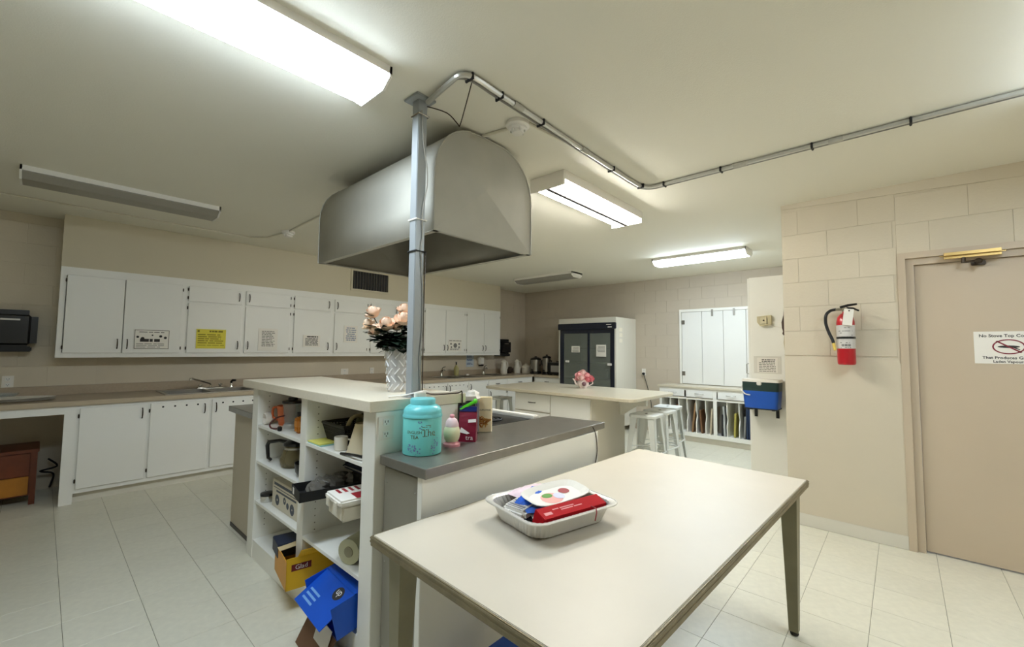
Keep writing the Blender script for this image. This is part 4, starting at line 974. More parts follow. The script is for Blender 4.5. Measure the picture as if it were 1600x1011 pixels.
# right column, top shelf
z = .885
for k, (m, lab) in enumerate(((mat('teal_paper', (150, 196, 192), .7), 'teal sheet of paper under the yellow pad'), (mat('yellow_pad', (226, 220, 110), .7), 'yellow notepad on the right-hand top shelf'))):
    one(B().box(1.03, 1.19, 2.31+.01*k, 2.477, z+.006*k, z+.006+.006*k, M=None), 'paper_pad', m, lab, 'paper', smooth=False)
t = thing('wicker_basket', 'dark woven basket on the right-hand top shelf', 'basket', (1.235, 2.335, z))
WICK = mat('dark_wicker', (50, 46, 40), .6)
def rect_ring(hx, hy, zz): return [(1.235-hx, 2.335-hy, zz), (1.235+hx, 2.335-hy, zz), (1.235+hx, 2.335+hy, zz), (1.235-hx, 2.335+hy, zz)]
b = B()
for k in range(9): b.tube(rect_ring(.105+.0025*k, .105+.0025*k, z+.012+.0105*k), .0052, 5, closed=True)
b.obj('weave', WICK, t, kind='stuff')
b = B()
for k in range(15):
    for s in (-1, 1):
        u = -1+2*k/14; b.cyl((1.235+s*.105, 2.335+u*.105, z+.002), (1.235+s*.128, 2.335+u*.128, z+.1), .004, seg=5)
        b.cyl((1.235+u*.105, 2.335+s*.105, z+.002), (1.235+u*.128, 2.335+s*.128, z+.1), .004, seg=5)
b.obj('stakes', WICK, t, kind='stuff')
B().box(1.13, 1.34, 2.23, 2.44, z, z+.006).obj('bottom', WICK, t); B().tube(rect_ring(.129, .129, z+.106), .009, 6, closed=True).obj('rim', WICK, t, smooth=True)
one(B().tube([(1.20+.06*math.cos(k*pi/12), 2.25+.05*math.cos(k*pi/12)*.3, z+.095+.06*math.sin(k*pi/12)) for k in range(24)], .011, 8, closed=True), 'bamboo_ring', mat('pale_bamboo', (182, 168, 128), .5), 'pale bamboo hoop handle resting in the basket', 'hoop')
one(crumple(1.26, 2.28, z+.075, .045, .05, .05, 6, .2), 'green_bag', mat('moss_cloth', (84, 84, 54), .8), 'mossy green cloth bundle in the basket', 'cloth')
t = thing('white_cup', 'small white ceramic cup before the lamp shade', 'cup', (1.075, 2.175, z))
B().lathe([(.028, 0), (.033, .005), (.034, .07), (.031, .07), (.03, .01), (0, .008)], (1.075, 2.175, z), 20, cap=False).obj('body', CREAM, t, smooth=True)
B().tube([(1.1, 2.15, z+.055), (1.115, 2.135, z+.05), (1.115, 2.135, z+.025), (1.1, 2.152, z+.015)], .005, 6, smoothn=3).obj('handle', CREAM, t, smooth=True)
t = thing('lamp_shade', 'cream fabric lamp shade standing on the shelf', 'lamp shade', (1.125, 2.04, z))
B().lathe([(.08, .004), (.04, .15), (.039, .15), (.078, .004)], (1.125, 2.04, z), 28, cap=False).obj('shade', mat('cream_fabric', (226, 212, 180), .8, bump=(300, .2)), t, smooth=True)
B().tube([(1.125+.08*math.cos(k*pi/10), 2.04+.08*math.sin(k*pi/10), z+.004) for k in range(20)], .004, 5, closed=True).obj('wire_ring', DARKM, t)
one(B().tube([(1.03, 2.08, z+.006), (1.03, 2.03, z+.012), (1.03, 1.98, z+.018), (1.03, 1.93, z+.022), (1.04, 1.89, z+.02)], .007, 6, smoothn=3), 'hair_comb', BLACK, 'black curved tongs lying in front of the lamp shade', 'tongs')
# right column, second shelf
z = .625
t = thing('black_tray', 'black cardboard tray of wrapped cutlery jutting from the shelf', 'tray', (1.14, 2.36, z))
b = B(); M = oriented(1.125, 2.352, z, -10)
for a in ((-.19, .19, -.10, .09, 0, .004), (-.19, .19, -.10, -.096, 0, .05), (-.19, .19, .086, .09, 0, .05), (-.19, -.186, -.10, .09, 0, .05), (.186, .19, -.10, .09, 0, .05)): b.box(*a, M=M)
b.obj('carton', BLACKM, t)
B().box(-.1915, -.19, .03, .06, .01, .042, M=M).obj('sticker', PAPER, t)
rr = random.Random(4)
WRAP = mat('clear_wrap', (120, 116, 110), .12, .35)
for k in range(5):
    one(crumple(1.04+.05*k, 2.345+.05*(k % 2), z+.005, .06, .05, .045, 30+k, .18), 'wrapped_packet', WRAP, 'crinkled clear wrapped packet in the black tray', 'packet', 'wrapped packets in the black tray', smooth=False)
t = thing('pencil_case', 'dark blue zipped case lying across the tray', 'case', (1.30, 2.28, z+.06))
B().box(1.22, 1.40, 2.14, 2.45, z+.09, z+.12, .012, M=None).obj('pouch', mat('navy_cloth', (34, 38, 62), .6), t, smooth=True); B().box(1.219, 1.222, 2.2, 2.42, z+.104, z+.11).obj('zip', STEEL, t)
t = thing('first_aid_box', 'white plastic box with a red printed lid jutting from the shelf', 'box', (1.1, 1.95, z+.0))
M = oriented(1.115, 1.963, z, -6)
B().box(-.155, .15, -.09, .09, 0, .07, .008, M=M).obj('base', CREAM, t, smooth=True)
B().box(-.17, .16, -.1, .1, .07, .1, .008, M=M).obj('lid', PAPER, t, smooth=True)
for y in (-.05, .05): B().box(-.176, -.168, y-.018, y+.018, .045, .09, .003, M=M).obj('latch', CREAM, t)
b = B(); zq = .1006
b.face(*[M @ Vector(p) for p in ((-.09, -.095, zq), (.03, -.095, zq), (.03, -.01, zq), (-.09, -.01, zq))]); b.face(*[M @ Vector(p) for p in ((.04, -.095, zq), (.15, -.095, zq), (.15, .09, zq), (.04, .0, zq))])
for k in range(4): b.face(*[M @ Vector(p) for p in ((-.13+.03*k, .02, zq), (-.115+.03*k, .02, zq), (-.115+.03*k, .085, zq), (-.13+.03*k, .085, zq))])
b.obj('print', INKR, t, fix=False)
# third shelf: roll of bags
z = .375
t = thing('bag_roll', 'roll of pale green bin bags on the lower right shelf', 'roll', (1.2, 2.02, z))
B().cyl((1.045, 2.0, z+.06), (1.36, 2.14, z+.06), .06, seg=24).obj('roll', mat('pale_green_film', (186, 184, 150), .35), t, smooth=True)
B().cyl((1.042, 1.9987, z+.06), (1.046, 2.0003, z+.06), .025, seg=16).obj('core', mat('core_card', (150, 144, 116), .7), t)
# bottom: yellow box, blue box, cardboard
z = .12
YEL = mat('yellow_card', (226, 178, 30), .5, noise=(9, .06)); ORY = mat('orange_card', (214, 150, 44), .5, noise=(9, .06)); NAV = mat('navy_card', (22, 34, 60), .5)
t = thing('wrap_box', 'torn yellow and navy cardboard box of bags on the bottom shelf', 'box', (1.1, 2.55, z))
M = oriented(1.115, 2.60, z, -9)
b = B()
for a in ((-.155, .2, -.17, .13, 0, .004), (-.155, .2, -.17, -.166, 0, .165), (.196, .2, -.17, .13, 0, .165), (-.155, .2, .126, .13, 0, .15)): b.box(*a, M=M)
b.obj('carton', YEL, t)
B().box(-.155, -.151, -.17, .13, 0, .15, M=M).obj('front_panel', ORY, t)
B().box(-.158, -.02, .045, .2, .09, .165, .003, M=M).obj('side_pack', NAV, t)
B().box(-.16, .06, -.03, .03, .0, .003, M=M @ tr(-.0, .02, .168) @ rot('Y', -6)).obj('flap', mat('inner_card', (206, 184, 140), .7), t)
B().box(-.1, .18, -.0015, .0015, 0, .09, M=M @ tr(0, -.168, .165) @ rot('X', 50)).obj('flap', YEL, t)
b = B(); b.face(*[M @ Vector(p) for p in ((-.13, -.1706, .095), (-.03, -.1706, .095), (-.03, -.1706, .13), (-.13, -.1706, .13))]); b.obj('brand_patch', mat('dark_red_card', (112, 28, 26), .5), t, fix=False)
B().text('Glad', lambda x, y: M @ Vector((-.08+x, -.1712, .102+y)), .034).obj('lettering', INKW, t, fix=False)
t = thing('blue_box', 'open bright blue cardboard box spilling over the plinth', 'box', (1.05, 2.0, z))
BLU = mat('blue_card', (14, 84, 198), .45, noise=(8, .05)); BLUD = mat('dark_blue_card', (18, 34, 92), .5)
M = oriented(1.085, 2.0, z, -4) @ rot('Y', -13)
b = B()
for a in ((-.13, .2, -.13, .2, .0, .004), (-.13, .2, -.13, -.127, 0, .15), (-.13, .2, .197, .2, 0, .15), (.196, .2, -.13, .2, 0, .15)): b.box(*a, M=M @ tr(0, 0, .035))
b.box(-.02, .2, -.13, .2, .147, .15, M=M @ tr(0, 0, .035)); b.obj('carton', BLU, t)
B().box(-.2, .0, -.13, .2, 0, .003, M=M @ tr(0, 0, .184) @ rot('Y', -18)).obj('flap', BLU, t)
B().box(-.12, 0, -.09, .06, 0, .003, M=M @ tr(-.13, 0, .06) @ rot('Y', -60)).obj('flap', mat('white_card', (222, 216, 206), .6), t)
B().box(-.15, 0, -.12, .19, 0, .003, M=M @ tr(-.125, 0, .038) @ rot('Y', -48)).obj('flap', mat('brown_card', (118, 84, 58), .7), t)
pM = M @ tr(0, 0, .1872) @ rot('Y', -18)
b = B(); b.face(*[pM @ Vector((-.06+.03*math.cos(k*pi/8), -.03+.038*math.sin(k*pi/8), .0006)) for k in range(16)]); b.obj('logo_oval', INK, t, fix=False)
B().text('up', lambda x, y: pM @ Vector((-.066+y, -.03-x, .0012)), .045).obj('lettering', INKW, t, fix=False)
b = B()
for k in range(3): b.face(*[pM @ Vector(p) for p in ((-.17+.022*k, .17, .0006), (-.16+.022*k, .17, .0006), (-.16+.022*k, .06, .0006), (-.17+.022*k, .06, .0006))])
b.obj('small_print', mat('pale_blue_ink', (120, 170, 230), .6), t, fix=False)
one(B().box(1.33, 1.47, 1.87, 2.40, .122, .34, .01), 'dark_carton', BLUD, 'dark navy carton at the back of the bottom shelf', 'carton', smooth=False)

# ------------------------------------------------------------------ far island with stools
t = thing('far_island', 'white island with drawers and an overhanging cream top', 'island', (4.8, 3.2, 0))
r = .10
x0, x1, y0, y1 = 4.20, 5.37, 2.10, 4.36
poly = []
for cx, cy, a0 in ((x0+r, y0+r, pi), (x1-r, y0+r, 1.5*pi), (x1-r, y1-r, 0), (x0+r, y1-r, .5*pi)):
    poly += [(cx+r*math.cos(a0+k*pi/2/6), cy+r*math.sin(a0+k*pi/2/6)) for k in range(7)]
o = B().prism(poly, 'z', .862, .90).obj('top', LAMI, t); md = o.modifiers.new('b', 'BEVEL'); md.width = .008; md.segments = 2
B().box(4.30, 5.10, 2.66, 3.84, .08, .862).obj('body', mat('beige_island_panel', (212, 204, 188), .45), t)  # beige panels; the tone also puts shade into the drawer gaps
B().box(4.36, 5.05, 2.72, 3.78, 0, .08).obj('toe_kick', BASEB, t)
for ya, yb, za, zb in ((3.25, 3.825, .63, .845), (3.25, 3.825, .40, .615), (3.25, 3.825, .11, .385), (2.675, 3.235, .50, .845), (2.675, 3.235, .11, .485)):
    dr = B().box(4.282, 4.30, ya, yb, za, zb, .003).obj('drawer', WHITE, t)
    handle(dr, 4.282, (ya+yb)/2, (za+zb)/2 if zb-za < .3 else za+.09, .12, '-x', True, DARKM)
B().box(4.95, 5.0, 2.3, 2.66, .74, .862).obj('bracket', WHITE2, t)
B().prism([(2.66, .862), (2.24, .862), (2.30, .82), (2.60, .62), (2.66, .6)], 'x', 4.98, 5.0).obj('bracket', WHITE2, t)
STOOLM = mat('white_powder_coat', (222, 224, 220), .35, .1)
def stool(x, y, rz, label, h=.69):
    t = thing('bar_stool', label, 'stool', (x, y, 0), math.radians(rz), 'white metal bar stools', local=True)
    r = .045; hw = .155; pl = []
    for cx, cy, a0 in ((hw-r, hw-r, 0), (-hw+r, hw-r, pi/2), (-hw+r, -hw+r, pi), (hw-r, -hw+r, 1.5*pi)):
        pl += [(cx+r*math.cos(a0+k*pi/2/5), cy+r*math.sin(a0+k*pi/2/5)) for k in range(6)]
    o = B().prism(pl, 'z', h-.035, h).obj('seat', STOOLM, t); md = o.modifiers.new('b', 'BEVEL'); md.width = .008; md.segments = 2
    B().box(-.028, .028, -.01, .01, h-.001, h+.0012, .001).obj('grip_slot', INK, t)
    for sx in (-1, 1):
        for sy in (-1, 1):
            b = B(); tx0, ty0, bx0, by0 = sx*.135, sy*.135, sx*.19, sy*.19
            def L(ax, wtop, wbot):
                A = Vector((tx0, ty0, h-.03)); Cc = Vector((bx0, by0, 0)); d = Vector((-sx, 0, 0)) if ax == 'x' else Vector((0, -sy, 0)); th = Vector((0, -sy*.004, 0)) if ax == 'x' else Vector((-sx*.004, 0, 0))
                q = [A, A+d*wtop, Cc+d*wbot, Cc]
                V1 = [b.bm.verts.new(p) for p in q]; V2 = [b.bm.verts.new(p+th) for p in q]
                b.bm.faces.new(V1); b.bm.faces.new(V2[::-1])
                for i in range(4): b.bm.faces.new((V1[i], V1[(i+1) % 4], V2[(i+1) % 4], V2[i]))
            L('x', .075, .032); L('y', .075, .032); b.obj('leg', STOOLM, t)
            B().cyl((bx0-sx*.015, by0-sy*.015, 0), (bx0-sx*.015, by0-sy*.015, .012), .018, seg=10).obj('foot', BLACK, t)
    for z_, k in ((.25, .168),):
        for a, c in (((-k, -k), (k, -k)), ((k, -k), (k, k)), ((k, k), (-k, k)), ((-k, k), (-k, -k))):
            B().cyl((a[0], a[1], z_), (c[0], c[1], z_), .009, seg=8).obj('foot_rail', STOOLM, t, smooth=True)
    b = B(); b.cyl((-.158, -.158, .33), (.158, .158, .33), .006, seg=6); b.cyl((-.158, .158, .33), (.158, -.158, .33), .006, seg=6); b.obj('cross_brace', STOOLM, t)
stool(4.74, 2.20, 4, 'white metal bar stool closest to the table at the island overhang')
stool(5.16, 2.22, -3, 'white metal bar stool between two others at the island overhang')
stool(5.60, 2.30, 6, 'white metal bar stool nearest the tray slots of the serving hatch')
stool(4.74, 4.56, 3, 'white metal bar stool standing alone at the sink side of the island')
# teapot with pink flowers
tx_, ty_ = 4.99, 3.22; sd = Vector((.67, -.74, 0))
t = thing('teapot', 'small floral china teapot holding pink flowers', 'teapot', (tx_, ty_, .90))
CHINA = mat('china', (232, 218, 214), .3, noise=(40, .12))
B().lathe([(.05, 0), (.052, .008), (.075, .04), (.08, .065), (.07, .1), (.05, .118), (.045, .118), (.065, .09), (0, .03)], (tx_, ty_, .9), 24, cap=False).obj('body', CHINA, t, smooth=True)
c0 = Vector((tx_, ty_, .9))
B().tube([c0-sd*.065+Vector((0, 0, .035)), c0-sd*.1+Vector((0, 0, .06)), c0-sd*.115+Vector((0, 0, .1)), c0-sd*.14+Vector((0, 0, .125))], [.018, .013, .01, .008], 8, smoothn=3).obj('spout', CHINA, t, smooth=True)
B().tube([c0+sd*.07+Vector((0, 0, .09)), c0+sd*.115+Vector((0, 0, .1)), c0+sd*.13+Vector((0, 0, .06)), c0+sd*.075+Vector((0, 0, .03))], .007, 6, smoothn=4).obj('handle', CHINA, t, smooth=True)
b = B(); f = c0-Vector((.74, .67, 0))*.081+Vector((0, 0, .06)); b.sph(f, (.03, .03, .03), 10, 8); b.obj('flower_motif', mat('plum_ink', (120, 84, 92), .5), t, smooth=True)
PK = [mat('pink_petal', (244, 182, 184), .6, rand=.06), mat('rose_petal', (222, 122, 132), .6, rand=.06), mat('blush_petal', (250, 214, 208), .6)]
for k, (s, dz, dp, R, mi, lab) in enumerate(((-.055, .175, 0, .045, 0, 'pink'), (0, .20, .02, .05, 2, 'blush'), (.05, .17, -.02, .045, 0, 'pink'), (.10, .13, .0, .05, 1, 'deep rose'), (-.03, .14, -.05, .04, 2, 'blush'), (.05, .12, -.05, .042, 1, 'deep rose'), (-.07, .13, .0, .036, 0, 'pink'))):
    c = c0+sd*s+Vector((.74, .67, 0))*dp+Vector((0, 0, dz))
    t = thing('pink_flower', '%s silk flower in the floral teapot' % lab, 'flower', tuple(c0+Vector((0, 0, .04))), group='silk flowers in the teapot')
    bloom_bm(R, 70+k).xf(tr(*c) @ Vector((0, 0, 1)).rotation_difference((Vector((-.5, -.45, .6))+sd*s*3).normalized()).to_matrix().to_4x4()).obj('bloom', PK[mi], t, smooth=True)
    B().tube([c0+Vector((0, 0, .045)), c0+Vector((0, 0, .1))+sd*s*.3, c-Vector((0, 0, R*.6))], .003, 5).obj('stem', STEM, t)

# ------------------------------------------------------------------ glass door cooler
t = thing('display_cooler', 'white two-door glass cooler with a navy header', 'cooler', (6.97, 4.2, 0))
FX, FB, FY0, FY1, FH = 6.6, 7.348, 3.60, 4.80, 1.99
CW = mat('cooler_enamel', (222, 218, 206), .35)
b = B(); b.box(FX+.005, FB, FY0, FY0+.03, .1, FH); b.box(FX+.005, FB, FY1-.03, FY1, .1, FH); b.box(FX+.005, FB, FY0+.03, FY1-.03, FH-.04, FH); b.box(FX+.03, FB, FY0+.03, FY1-.03, .1, .3); b.box(FB-.04, FB, FY0+.03, FY1-.03, .3, FH-.04); b.box(FX+.005, FX+.03, FY0+.03, FY1-.03, 1.785, FH-.04)
b.obj('case', CW, t)
B().box(FX-.03, FX+.02, FY0-.004, FY1+.004, 1.785, 1.897, .008).obj('header', NAVY, t)
urect(B(), 'x', FX, FX+.03, [(FY0+.031, FY0+.085, .1, 1.785), (FY1-.085, FY1-.031, .1, 1.785), (FY0+.031, FY1-.031, 1.735, 1.785), (FY0+.031, FY1-.031, .1, .34)]).obj('door_surround', NAVY, t)
for ya, yb, xx in ((FY0+.085, 4.16, FX+.012), (4.14, FY1-.085, FX+.004)):
    dr = urect(B(), 'x', xx, xx+.012, [(ya, ya+.03, .34, 1.735), (yb-.03, yb, .34, 1.735), (ya, yb, .34, .37), (ya, yb, 1.715, 1.735)]).obj('sliding_door', NAVY, t); B().box(xx+.004, xx+.008, ya+.03, yb-.03, .37, 1.715).obj('pane', COOLG, dr)
for zz_ in (.62, .9, 1.18, 1.45):
    B().box(FX+.09, FB-.05, FY0+.045, FY1-.045, zz_-.01, zz_, .001).obj('wire_shelf', mat('shelf_grey', (158, 160, 154), .4), t)
for ya, yb, za, zb in ((4.33, 4.51, 1.37, 1.485), (3.79, 3.985, 1.30, 1.51)):
    n_ = B().box(FX-.001, FX+.003, ya, yb, za, zb).obj('door_note', PAPER, t)
    b = B(); rr = random.Random(2)
    for k in range(5): b.face((FX-.0016, ya+.02, zb-.03-k*.022), (FX-.0016, yb-.02-.03*rr.random(), zb-.03-k*.022), (FX-.0016, yb-.02, zb-.04-k*.022), (FX-.0016, ya+.02, zb-.04-k*.022)) if zb-.04-k*.022 > za else None
    b.obj('note_print', mat('faint_ink', (150, 146, 138), .7), n_, fix=False)
for y, z_ in ((4.60, 1.20), (3.72, 1.17)): B().box(FX-.012, FX+.003, y-.04, y+.04, z_-.02, z_+.02, .004).obj('pull', PAPER, t)
b = B(); b.box(FX-.0306, FX-.03, 3.67, 3.77, 1.855, 1.868); b.box(FX-.0306, FX-.03, 3.66, 3.74, 1.81, 1.826); b.obj('header_print', PAPER, t)
for k in range(3): B().box(6.72, 6.83, FY0-.0015, FY0, 1.74-k*.095, 1.81-k*.095).obj('side_label', mat('label_cream', (240, 234, 218), .6), t)
for x in (FX+.08, FB-.08):
    for y in (FY0+.08, FY1-.08): B().cyl((x, y, 0), (x, y, .105), .025, seg=10).obj('foot', BLACKM, t)
for k, (y, z_, rad, hh, m) in enumerate(((3.86, .9, .09, .17, mat('dark_teal_tub', (38, 66, 74), .5)), (4.02, .62, .07, .15, CREAM), (4.38, .9, .07, .12, CREAM), (4.55, .62, .06, .16, mat('dull_green_tub', (92, 104, 84), .5)), (3.75, .62, .05, .14, ORANGE))):
    one(B().lathe([(rad*.8, 0), (rad, hh*.9), (rad*1.04, hh), (0, hh)], (6.9, y, z_), 18, cap=False), 'food_tub', m, ('dark teal tub', 'cream tub by the centre post', 'short cream tub', 'dull green tub', 'orange tub')[k]+' behind the cooler glass', 'tub', 'tubs inside the cooler')
# wall socket and cord behind the cooler
outlet((XB, 3.45, 1.03), 'x', 'dark wall socket with a plug beside the cooler', .075, .12, '-x')
t = thing('cooler_plug', 'black plug and cord hanging from the socket by the cooler', 'plug', (7.3, 3.44, .9))
B().box(XB-.05, XB-.009, 3.425, 3.465, .98, 1.02, .006).obj('plug', BLACK, t); B().tube([(XB-.03, 3.44, .985), (XB-.03, 3.40, .86), (XB-.03, 3.34, .65), (XB-.03, 3.30, .4), (XB-.03, 3.33, .02)], .006, 6, smoothn=3).obj('cord', BLACK, t)

# ------------------------------------------------------------------ serving hatch
t = thing('serving_hatch', 'white folding shutters of the serving hatch above the tray slots', 'shutter', (7.33, 2.25, .87))
hx = XB-.03
urect(B(), 'x', hx, XB, [(2.755, 2.79, .865, 2.12), (.80, .835, .865, 2.12), (.80, 2.79, 2.075, 2.12)]).obj('frame', WHITE2, t)
ys = [2.75, 2.42, 2.09, 1.76, 1.43, 1.13, .84]
for a, c in zip(ys, ys[1:]):
    p_ = B().box(hx+.004, XB-.004, c+.004, a-.002, .87, 2.07, .002).obj('panel', WHITE, t)
    if a > 2.7:
        for z_ in (1.9, 1.04): B().box(hx-.006, hx+.004, 2.70, 2.755, z_-.035, z_+.035, .003).obj('hinge_plate', STEEL, p_)
for y in (2.255, 1.93): 
    B().box(hx-.012, hx+.004, y-.014, y+.014, 1.99, 2.10, .003).obj('bolt', STEEL, t)
handle(t, hx+.004, 1.72, 1.15, .16, '-x', False, STEEL)
t = thing('tray_slot_cabinet', 'white cabinet with drawers and vertical tray slots under the hatch', 'cabinet', (7.1, 2.0, 0))
cxf = 6.90
b = B(); b.box(cxf+.01, XB-.005, .76, .78, .12, .83); b.box(cxf+.01, XB-.005, 2.945, 2.965, .12, .83); b.box(cxf+.01, XB-.005, .78, 2.945, .12, .14); b.box(XB-.02, XB-.005, .78, 2.945, .14, .665); b.box(cxf+.01, XB-.005, .78, 2.945, .665, .685); b.obj('body', WHITE2, t)
urect(B(), 'x', cxf-.01, cxf+.01, [(.76, 2.965, .66, .69), (.76, 2.965, .09, .15), (2.08, 2.13, .09, .83), (2.93, 2.965, .09, .83), (1.28, 1.33, .09, .83), (.76, 2.965, .80, .83)]).obj('face_frame', WHITE2, t)
B().box(cxf+.03, cxf+.045, .76, 2.965, 0, .09).obj('toe_kick', BASEB, t)
for a, c in ((2.13, 2.53), (2.56, 2.93), (1.69, 2.06), (1.33, 1.66)):
    dr = B().box(cxf-.026, cxf-.01, a, c, .70, .80, .002).obj('drawer', WHITE, t); handle(dr, cxf-.026, (a+c)/2, .755, .13, '-x', True, STEEL)
B().box(cxf-.03, XB-.003, .75, 3.0, .83, .862, .006).obj('top', LAMI, t, label='cream laminate counter top')
def wavy(y):
    pts = [(XB-.02, .14), (XB-.02, .66)]
    for k in range(13):
        u = k/12; zz_ = .66-.52*u; pts.append((cxf+.012+(.045*math.sin(pi*(u-.3)/.4)**2 if .3 < u < .7 else 0), zz_))
    return B().prism(pts, 'y', y-.006, y+.006)
divs = [2.80, 2.66, 2.53, 2.39, 2.25, 1.945, 1.78, 1.61, 1.45]
for y in divs: wavy(y).obj('slot_divider', WHITE2, t)
TR = [(2.72, 'brown baking board in a tray slot below the left drawer', (126, 92, 62), 8, .42), (2.46, 'tall tan cutting board leaning in the slot by a wavy divider', (150, 116, 80), 14, .47), (2.31, 'thin brown tray leaning beside the tan board', (118, 84, 56), -10, .36), (2.19, 'pale wood tray beside the middle stile', (196, 182, 156), 9, .40), (2.02, 'black roasting pan in the slot right of the stile', (34, 34, 36), 4, .33), (1.985, 'clear plastic sheet tray behind the black pan', (176, 178, 176), -3, .45), (1.85, 'yellow edged tray in the slot beside the navy trays', (176, 166, 84), 5, .36), (1.72, 'grey metal tray beside the navy trays', (128, 128, 124), 6, .33), (1.68, 'tall navy tray standing in a slot', (20, 40, 70), 0, .48), (1.645, 'second navy tray pressed against the tall navy tray', (24, 46, 80), -2, .44), (1.54, 'dull grey tray half hidden by the tall white cabinet', (120, 124, 116), 3, .40)]
for k, (y, lab, col, tilt, hh) in enumerate(TR):
    M = tr(cxf+.22, y, .141) @ rot('X', tilt*.5)
    b = B(); b.box(-.19, .19, -.006, .006, 0, hh, .004, M=M); b.box(-.195, -.185, -.013, .013, 0.01, hh, .003, M=M); b.box(-.19, .19, -.013, .013, hh-.01, hh, .003, M=M)
    one(b, 'tray', mat('tray_colour_%d' % k, col, .45), lab, 'tray', 'trays stored on edge in the slots', smooth=False)

# ------------------------------------------------------------------ tall cabinet, cooler jug, notice
TX = 4.80
t = tall = thing('tall_cabinet', 'tall plain white cabinet side beside the block wall', 'cabinet', (5.1, .93, 0))
B().box(TX, 5.42, .742, 1.12, .08, 2.165, .002).obj('body', WHITE2, t); B().box(TX+.02, 5.40, .76, 1.10, 0, .08).obj('plinth', BASEB, t)
dd = B().box(TX+.005, 5.415, 1.12, 1.138, .09, 2.16, .002).obj('door', WHITE2, t)
b = B(); b.tube([(TX+.04, 1.138, 1.30), (TX+.04, 1.165, 1.29), (TX+.04, 1.165, 1.20), (TX+.04, 1.138, 1.19)], .006, 6); b.obj('handle', STEEL, dd, smooth=True)
t = thing('paper_notice', 'typed white notice in a clear sleeve above the blue cooler', 'notice', (TX, .98, 1.23))
B().box(TX-.003, TX, .855, 1.09, 1.205, 1.375).obj('sleeve', mat('clear_sleeve', (222, 218, 208), .15), t); B().box(TX-.0045, TX-.003, .885, 1.06, 1.215, 1.36).obj('sheet', PAPER, t)
b = B(); rr = random.Random(9)
for k in range(8):
    y1_ = 1.045 if k > 1 else 1.02; zz_ = 1.345-k*.0165; hgt = .009 if k < 2 else .006; y = y1_; end = .90+.01*rr.random()
    while y > end:
        e = max(end, y-rr.uniform(.012, .035)); b.face((TX-.005, y, zz_), (TX-.005, e, zz_), (TX-.005, e, zz_-hgt), (TX-.005, y, zz_-hgt)); y = e-.005
b.obj('print', INK, t, fix=False)
t = thing('drink_cooler', 'blue drink cooler with white lid on black wall brackets', 'drink cooler', (4.70, .99, .88))
b = B()
def tap(zb, zt, s0, s1, bev=.025):
    bb = B(); cx, cy, hx_, hy_ = 4.695, 1.0, .10, .155
    rows = []
    for z_, s in ((zb, s0), (zt, s1)):
        ring_ = []
        for qx, qy, a0 in ((hx_*s-bev, hy_*s-bev, 0), (-hx_*s+bev, hy_*s-bev, pi/2), (-hx_*s+bev, -hy_*s+bev, pi), (hx_*s-bev, -hy_*s+bev, 1.5*pi)):
            ring_ += [bb.bm.verts.new((cx+qx+bev*math.cos(a0+k*pi/8), cy+qy+bev*math.sin(a0+k*pi/8), z_)) for k in range(5)]
        rows.append(ring_)
    n = len(rows[0])
    for i in range(n): bb.bm.faces.new((rows[0][i], rows[0][(i+1) % n], rows[1][(i+1) % n], rows[1][i]))
    bb.bm.faces.new(rows[0][::-1]); bb.bm.faces.new(rows[1]); return bb
tap(.882, 1.045, .9, .98).obj('tub', mat('cooler_blue', (20, 80, 176), .4), t, smooth=True)
tap(1.045, 1.13, .98, 1.0).obj('dark_band', mat('cooler_dark_green', (26, 52, 48), .45), t, smooth=True)  # dark green upper band of the tub, below the lid
lid = tap(1.13, 1.155, 1.04, 1.0).obj('lid', PAPER, t, smooth=True)
B().box(4.582, 4.6, .985, 1.025, 1.10, 1.14, .006).obj('catch', PAPER, lid)
B().tube([(4.69, 1.158, 1.125), (4.63, 1.165, 1.06), (4.59, 1.13, 1.015), (4.58, 1.08, 1.005)], .006, 6, smoothn=3).obj('carry_handle', PAPER, t, smooth=True)
br = B().box(4.60, TX, .86, 1.14, .872, .882).obj('shelf_bracket', BLACKM, tall, label='black bracket plate under the blue drink cooler')
for y in (.895, 1.08):
    b = B(); b.box(TX-.008, TX, y-.013, y+.013, .78, .875); b.box(4.61, TX, y-.013, y+.013, .866, .873); b.obj('arm', BLACKM, br)
t = thing('thermostat', 'beige boxy chime unit with a centre button', 'chime', (TX, .985, 1.68))
B().prism([(.925, 1.685), (1.02, 1.672), (1.045, 1.71), (1.045, 1.765), (.925, 1.775)], 'x', TX-.045, TX).obj('case', mat('beige_plastic', (206, 194, 156), .45), t)
B().box(TX-.052, TX-.044, .955, 1.02, 1.69, 1.76, .004).obj('face', mat('beige_plastic2', (216, 206, 172), .45), t); B().cyl((TX-.056, .985, 1.725), (TX-.05, .985, 1.725), .008).obj('button', DARKM, t)
B().tube([(TX-.01, .95, 1.68), (TX-.008, .90, 1.665), (TX-.006, .85, 1.655)], .003, 5).obj('cord', PAPER, t)
# wall telephone handset seen edge-on at the wall corner
t = thing('wall_hook', 'dark brown lever hanging at the corner of the block wall', 'lever', (4.42, .76, 1.6))
B().prism([(.738, 1.80), (.752, 1.81), (.757, 1.74), (.772, 1.68), (.770, 1.63), (.762, 1.60), (.768, 1.58), (.76, 1.565), (.738, 1.57)], 'x', 4.385, 4.42).obj('lever', mat('dark_brown', (66, 44, 34), .45), t)
B().tube([(4.40, .752, 1.57), (4.40, .757, 1.5), (4.40, .748, 1.40)], .005, 6).obj('cord', mat('tan_cord', (176, 160, 126), .5), t); B().sph((4.40, .748, 1.395), .009).obj('end_knob', BLACK, t)

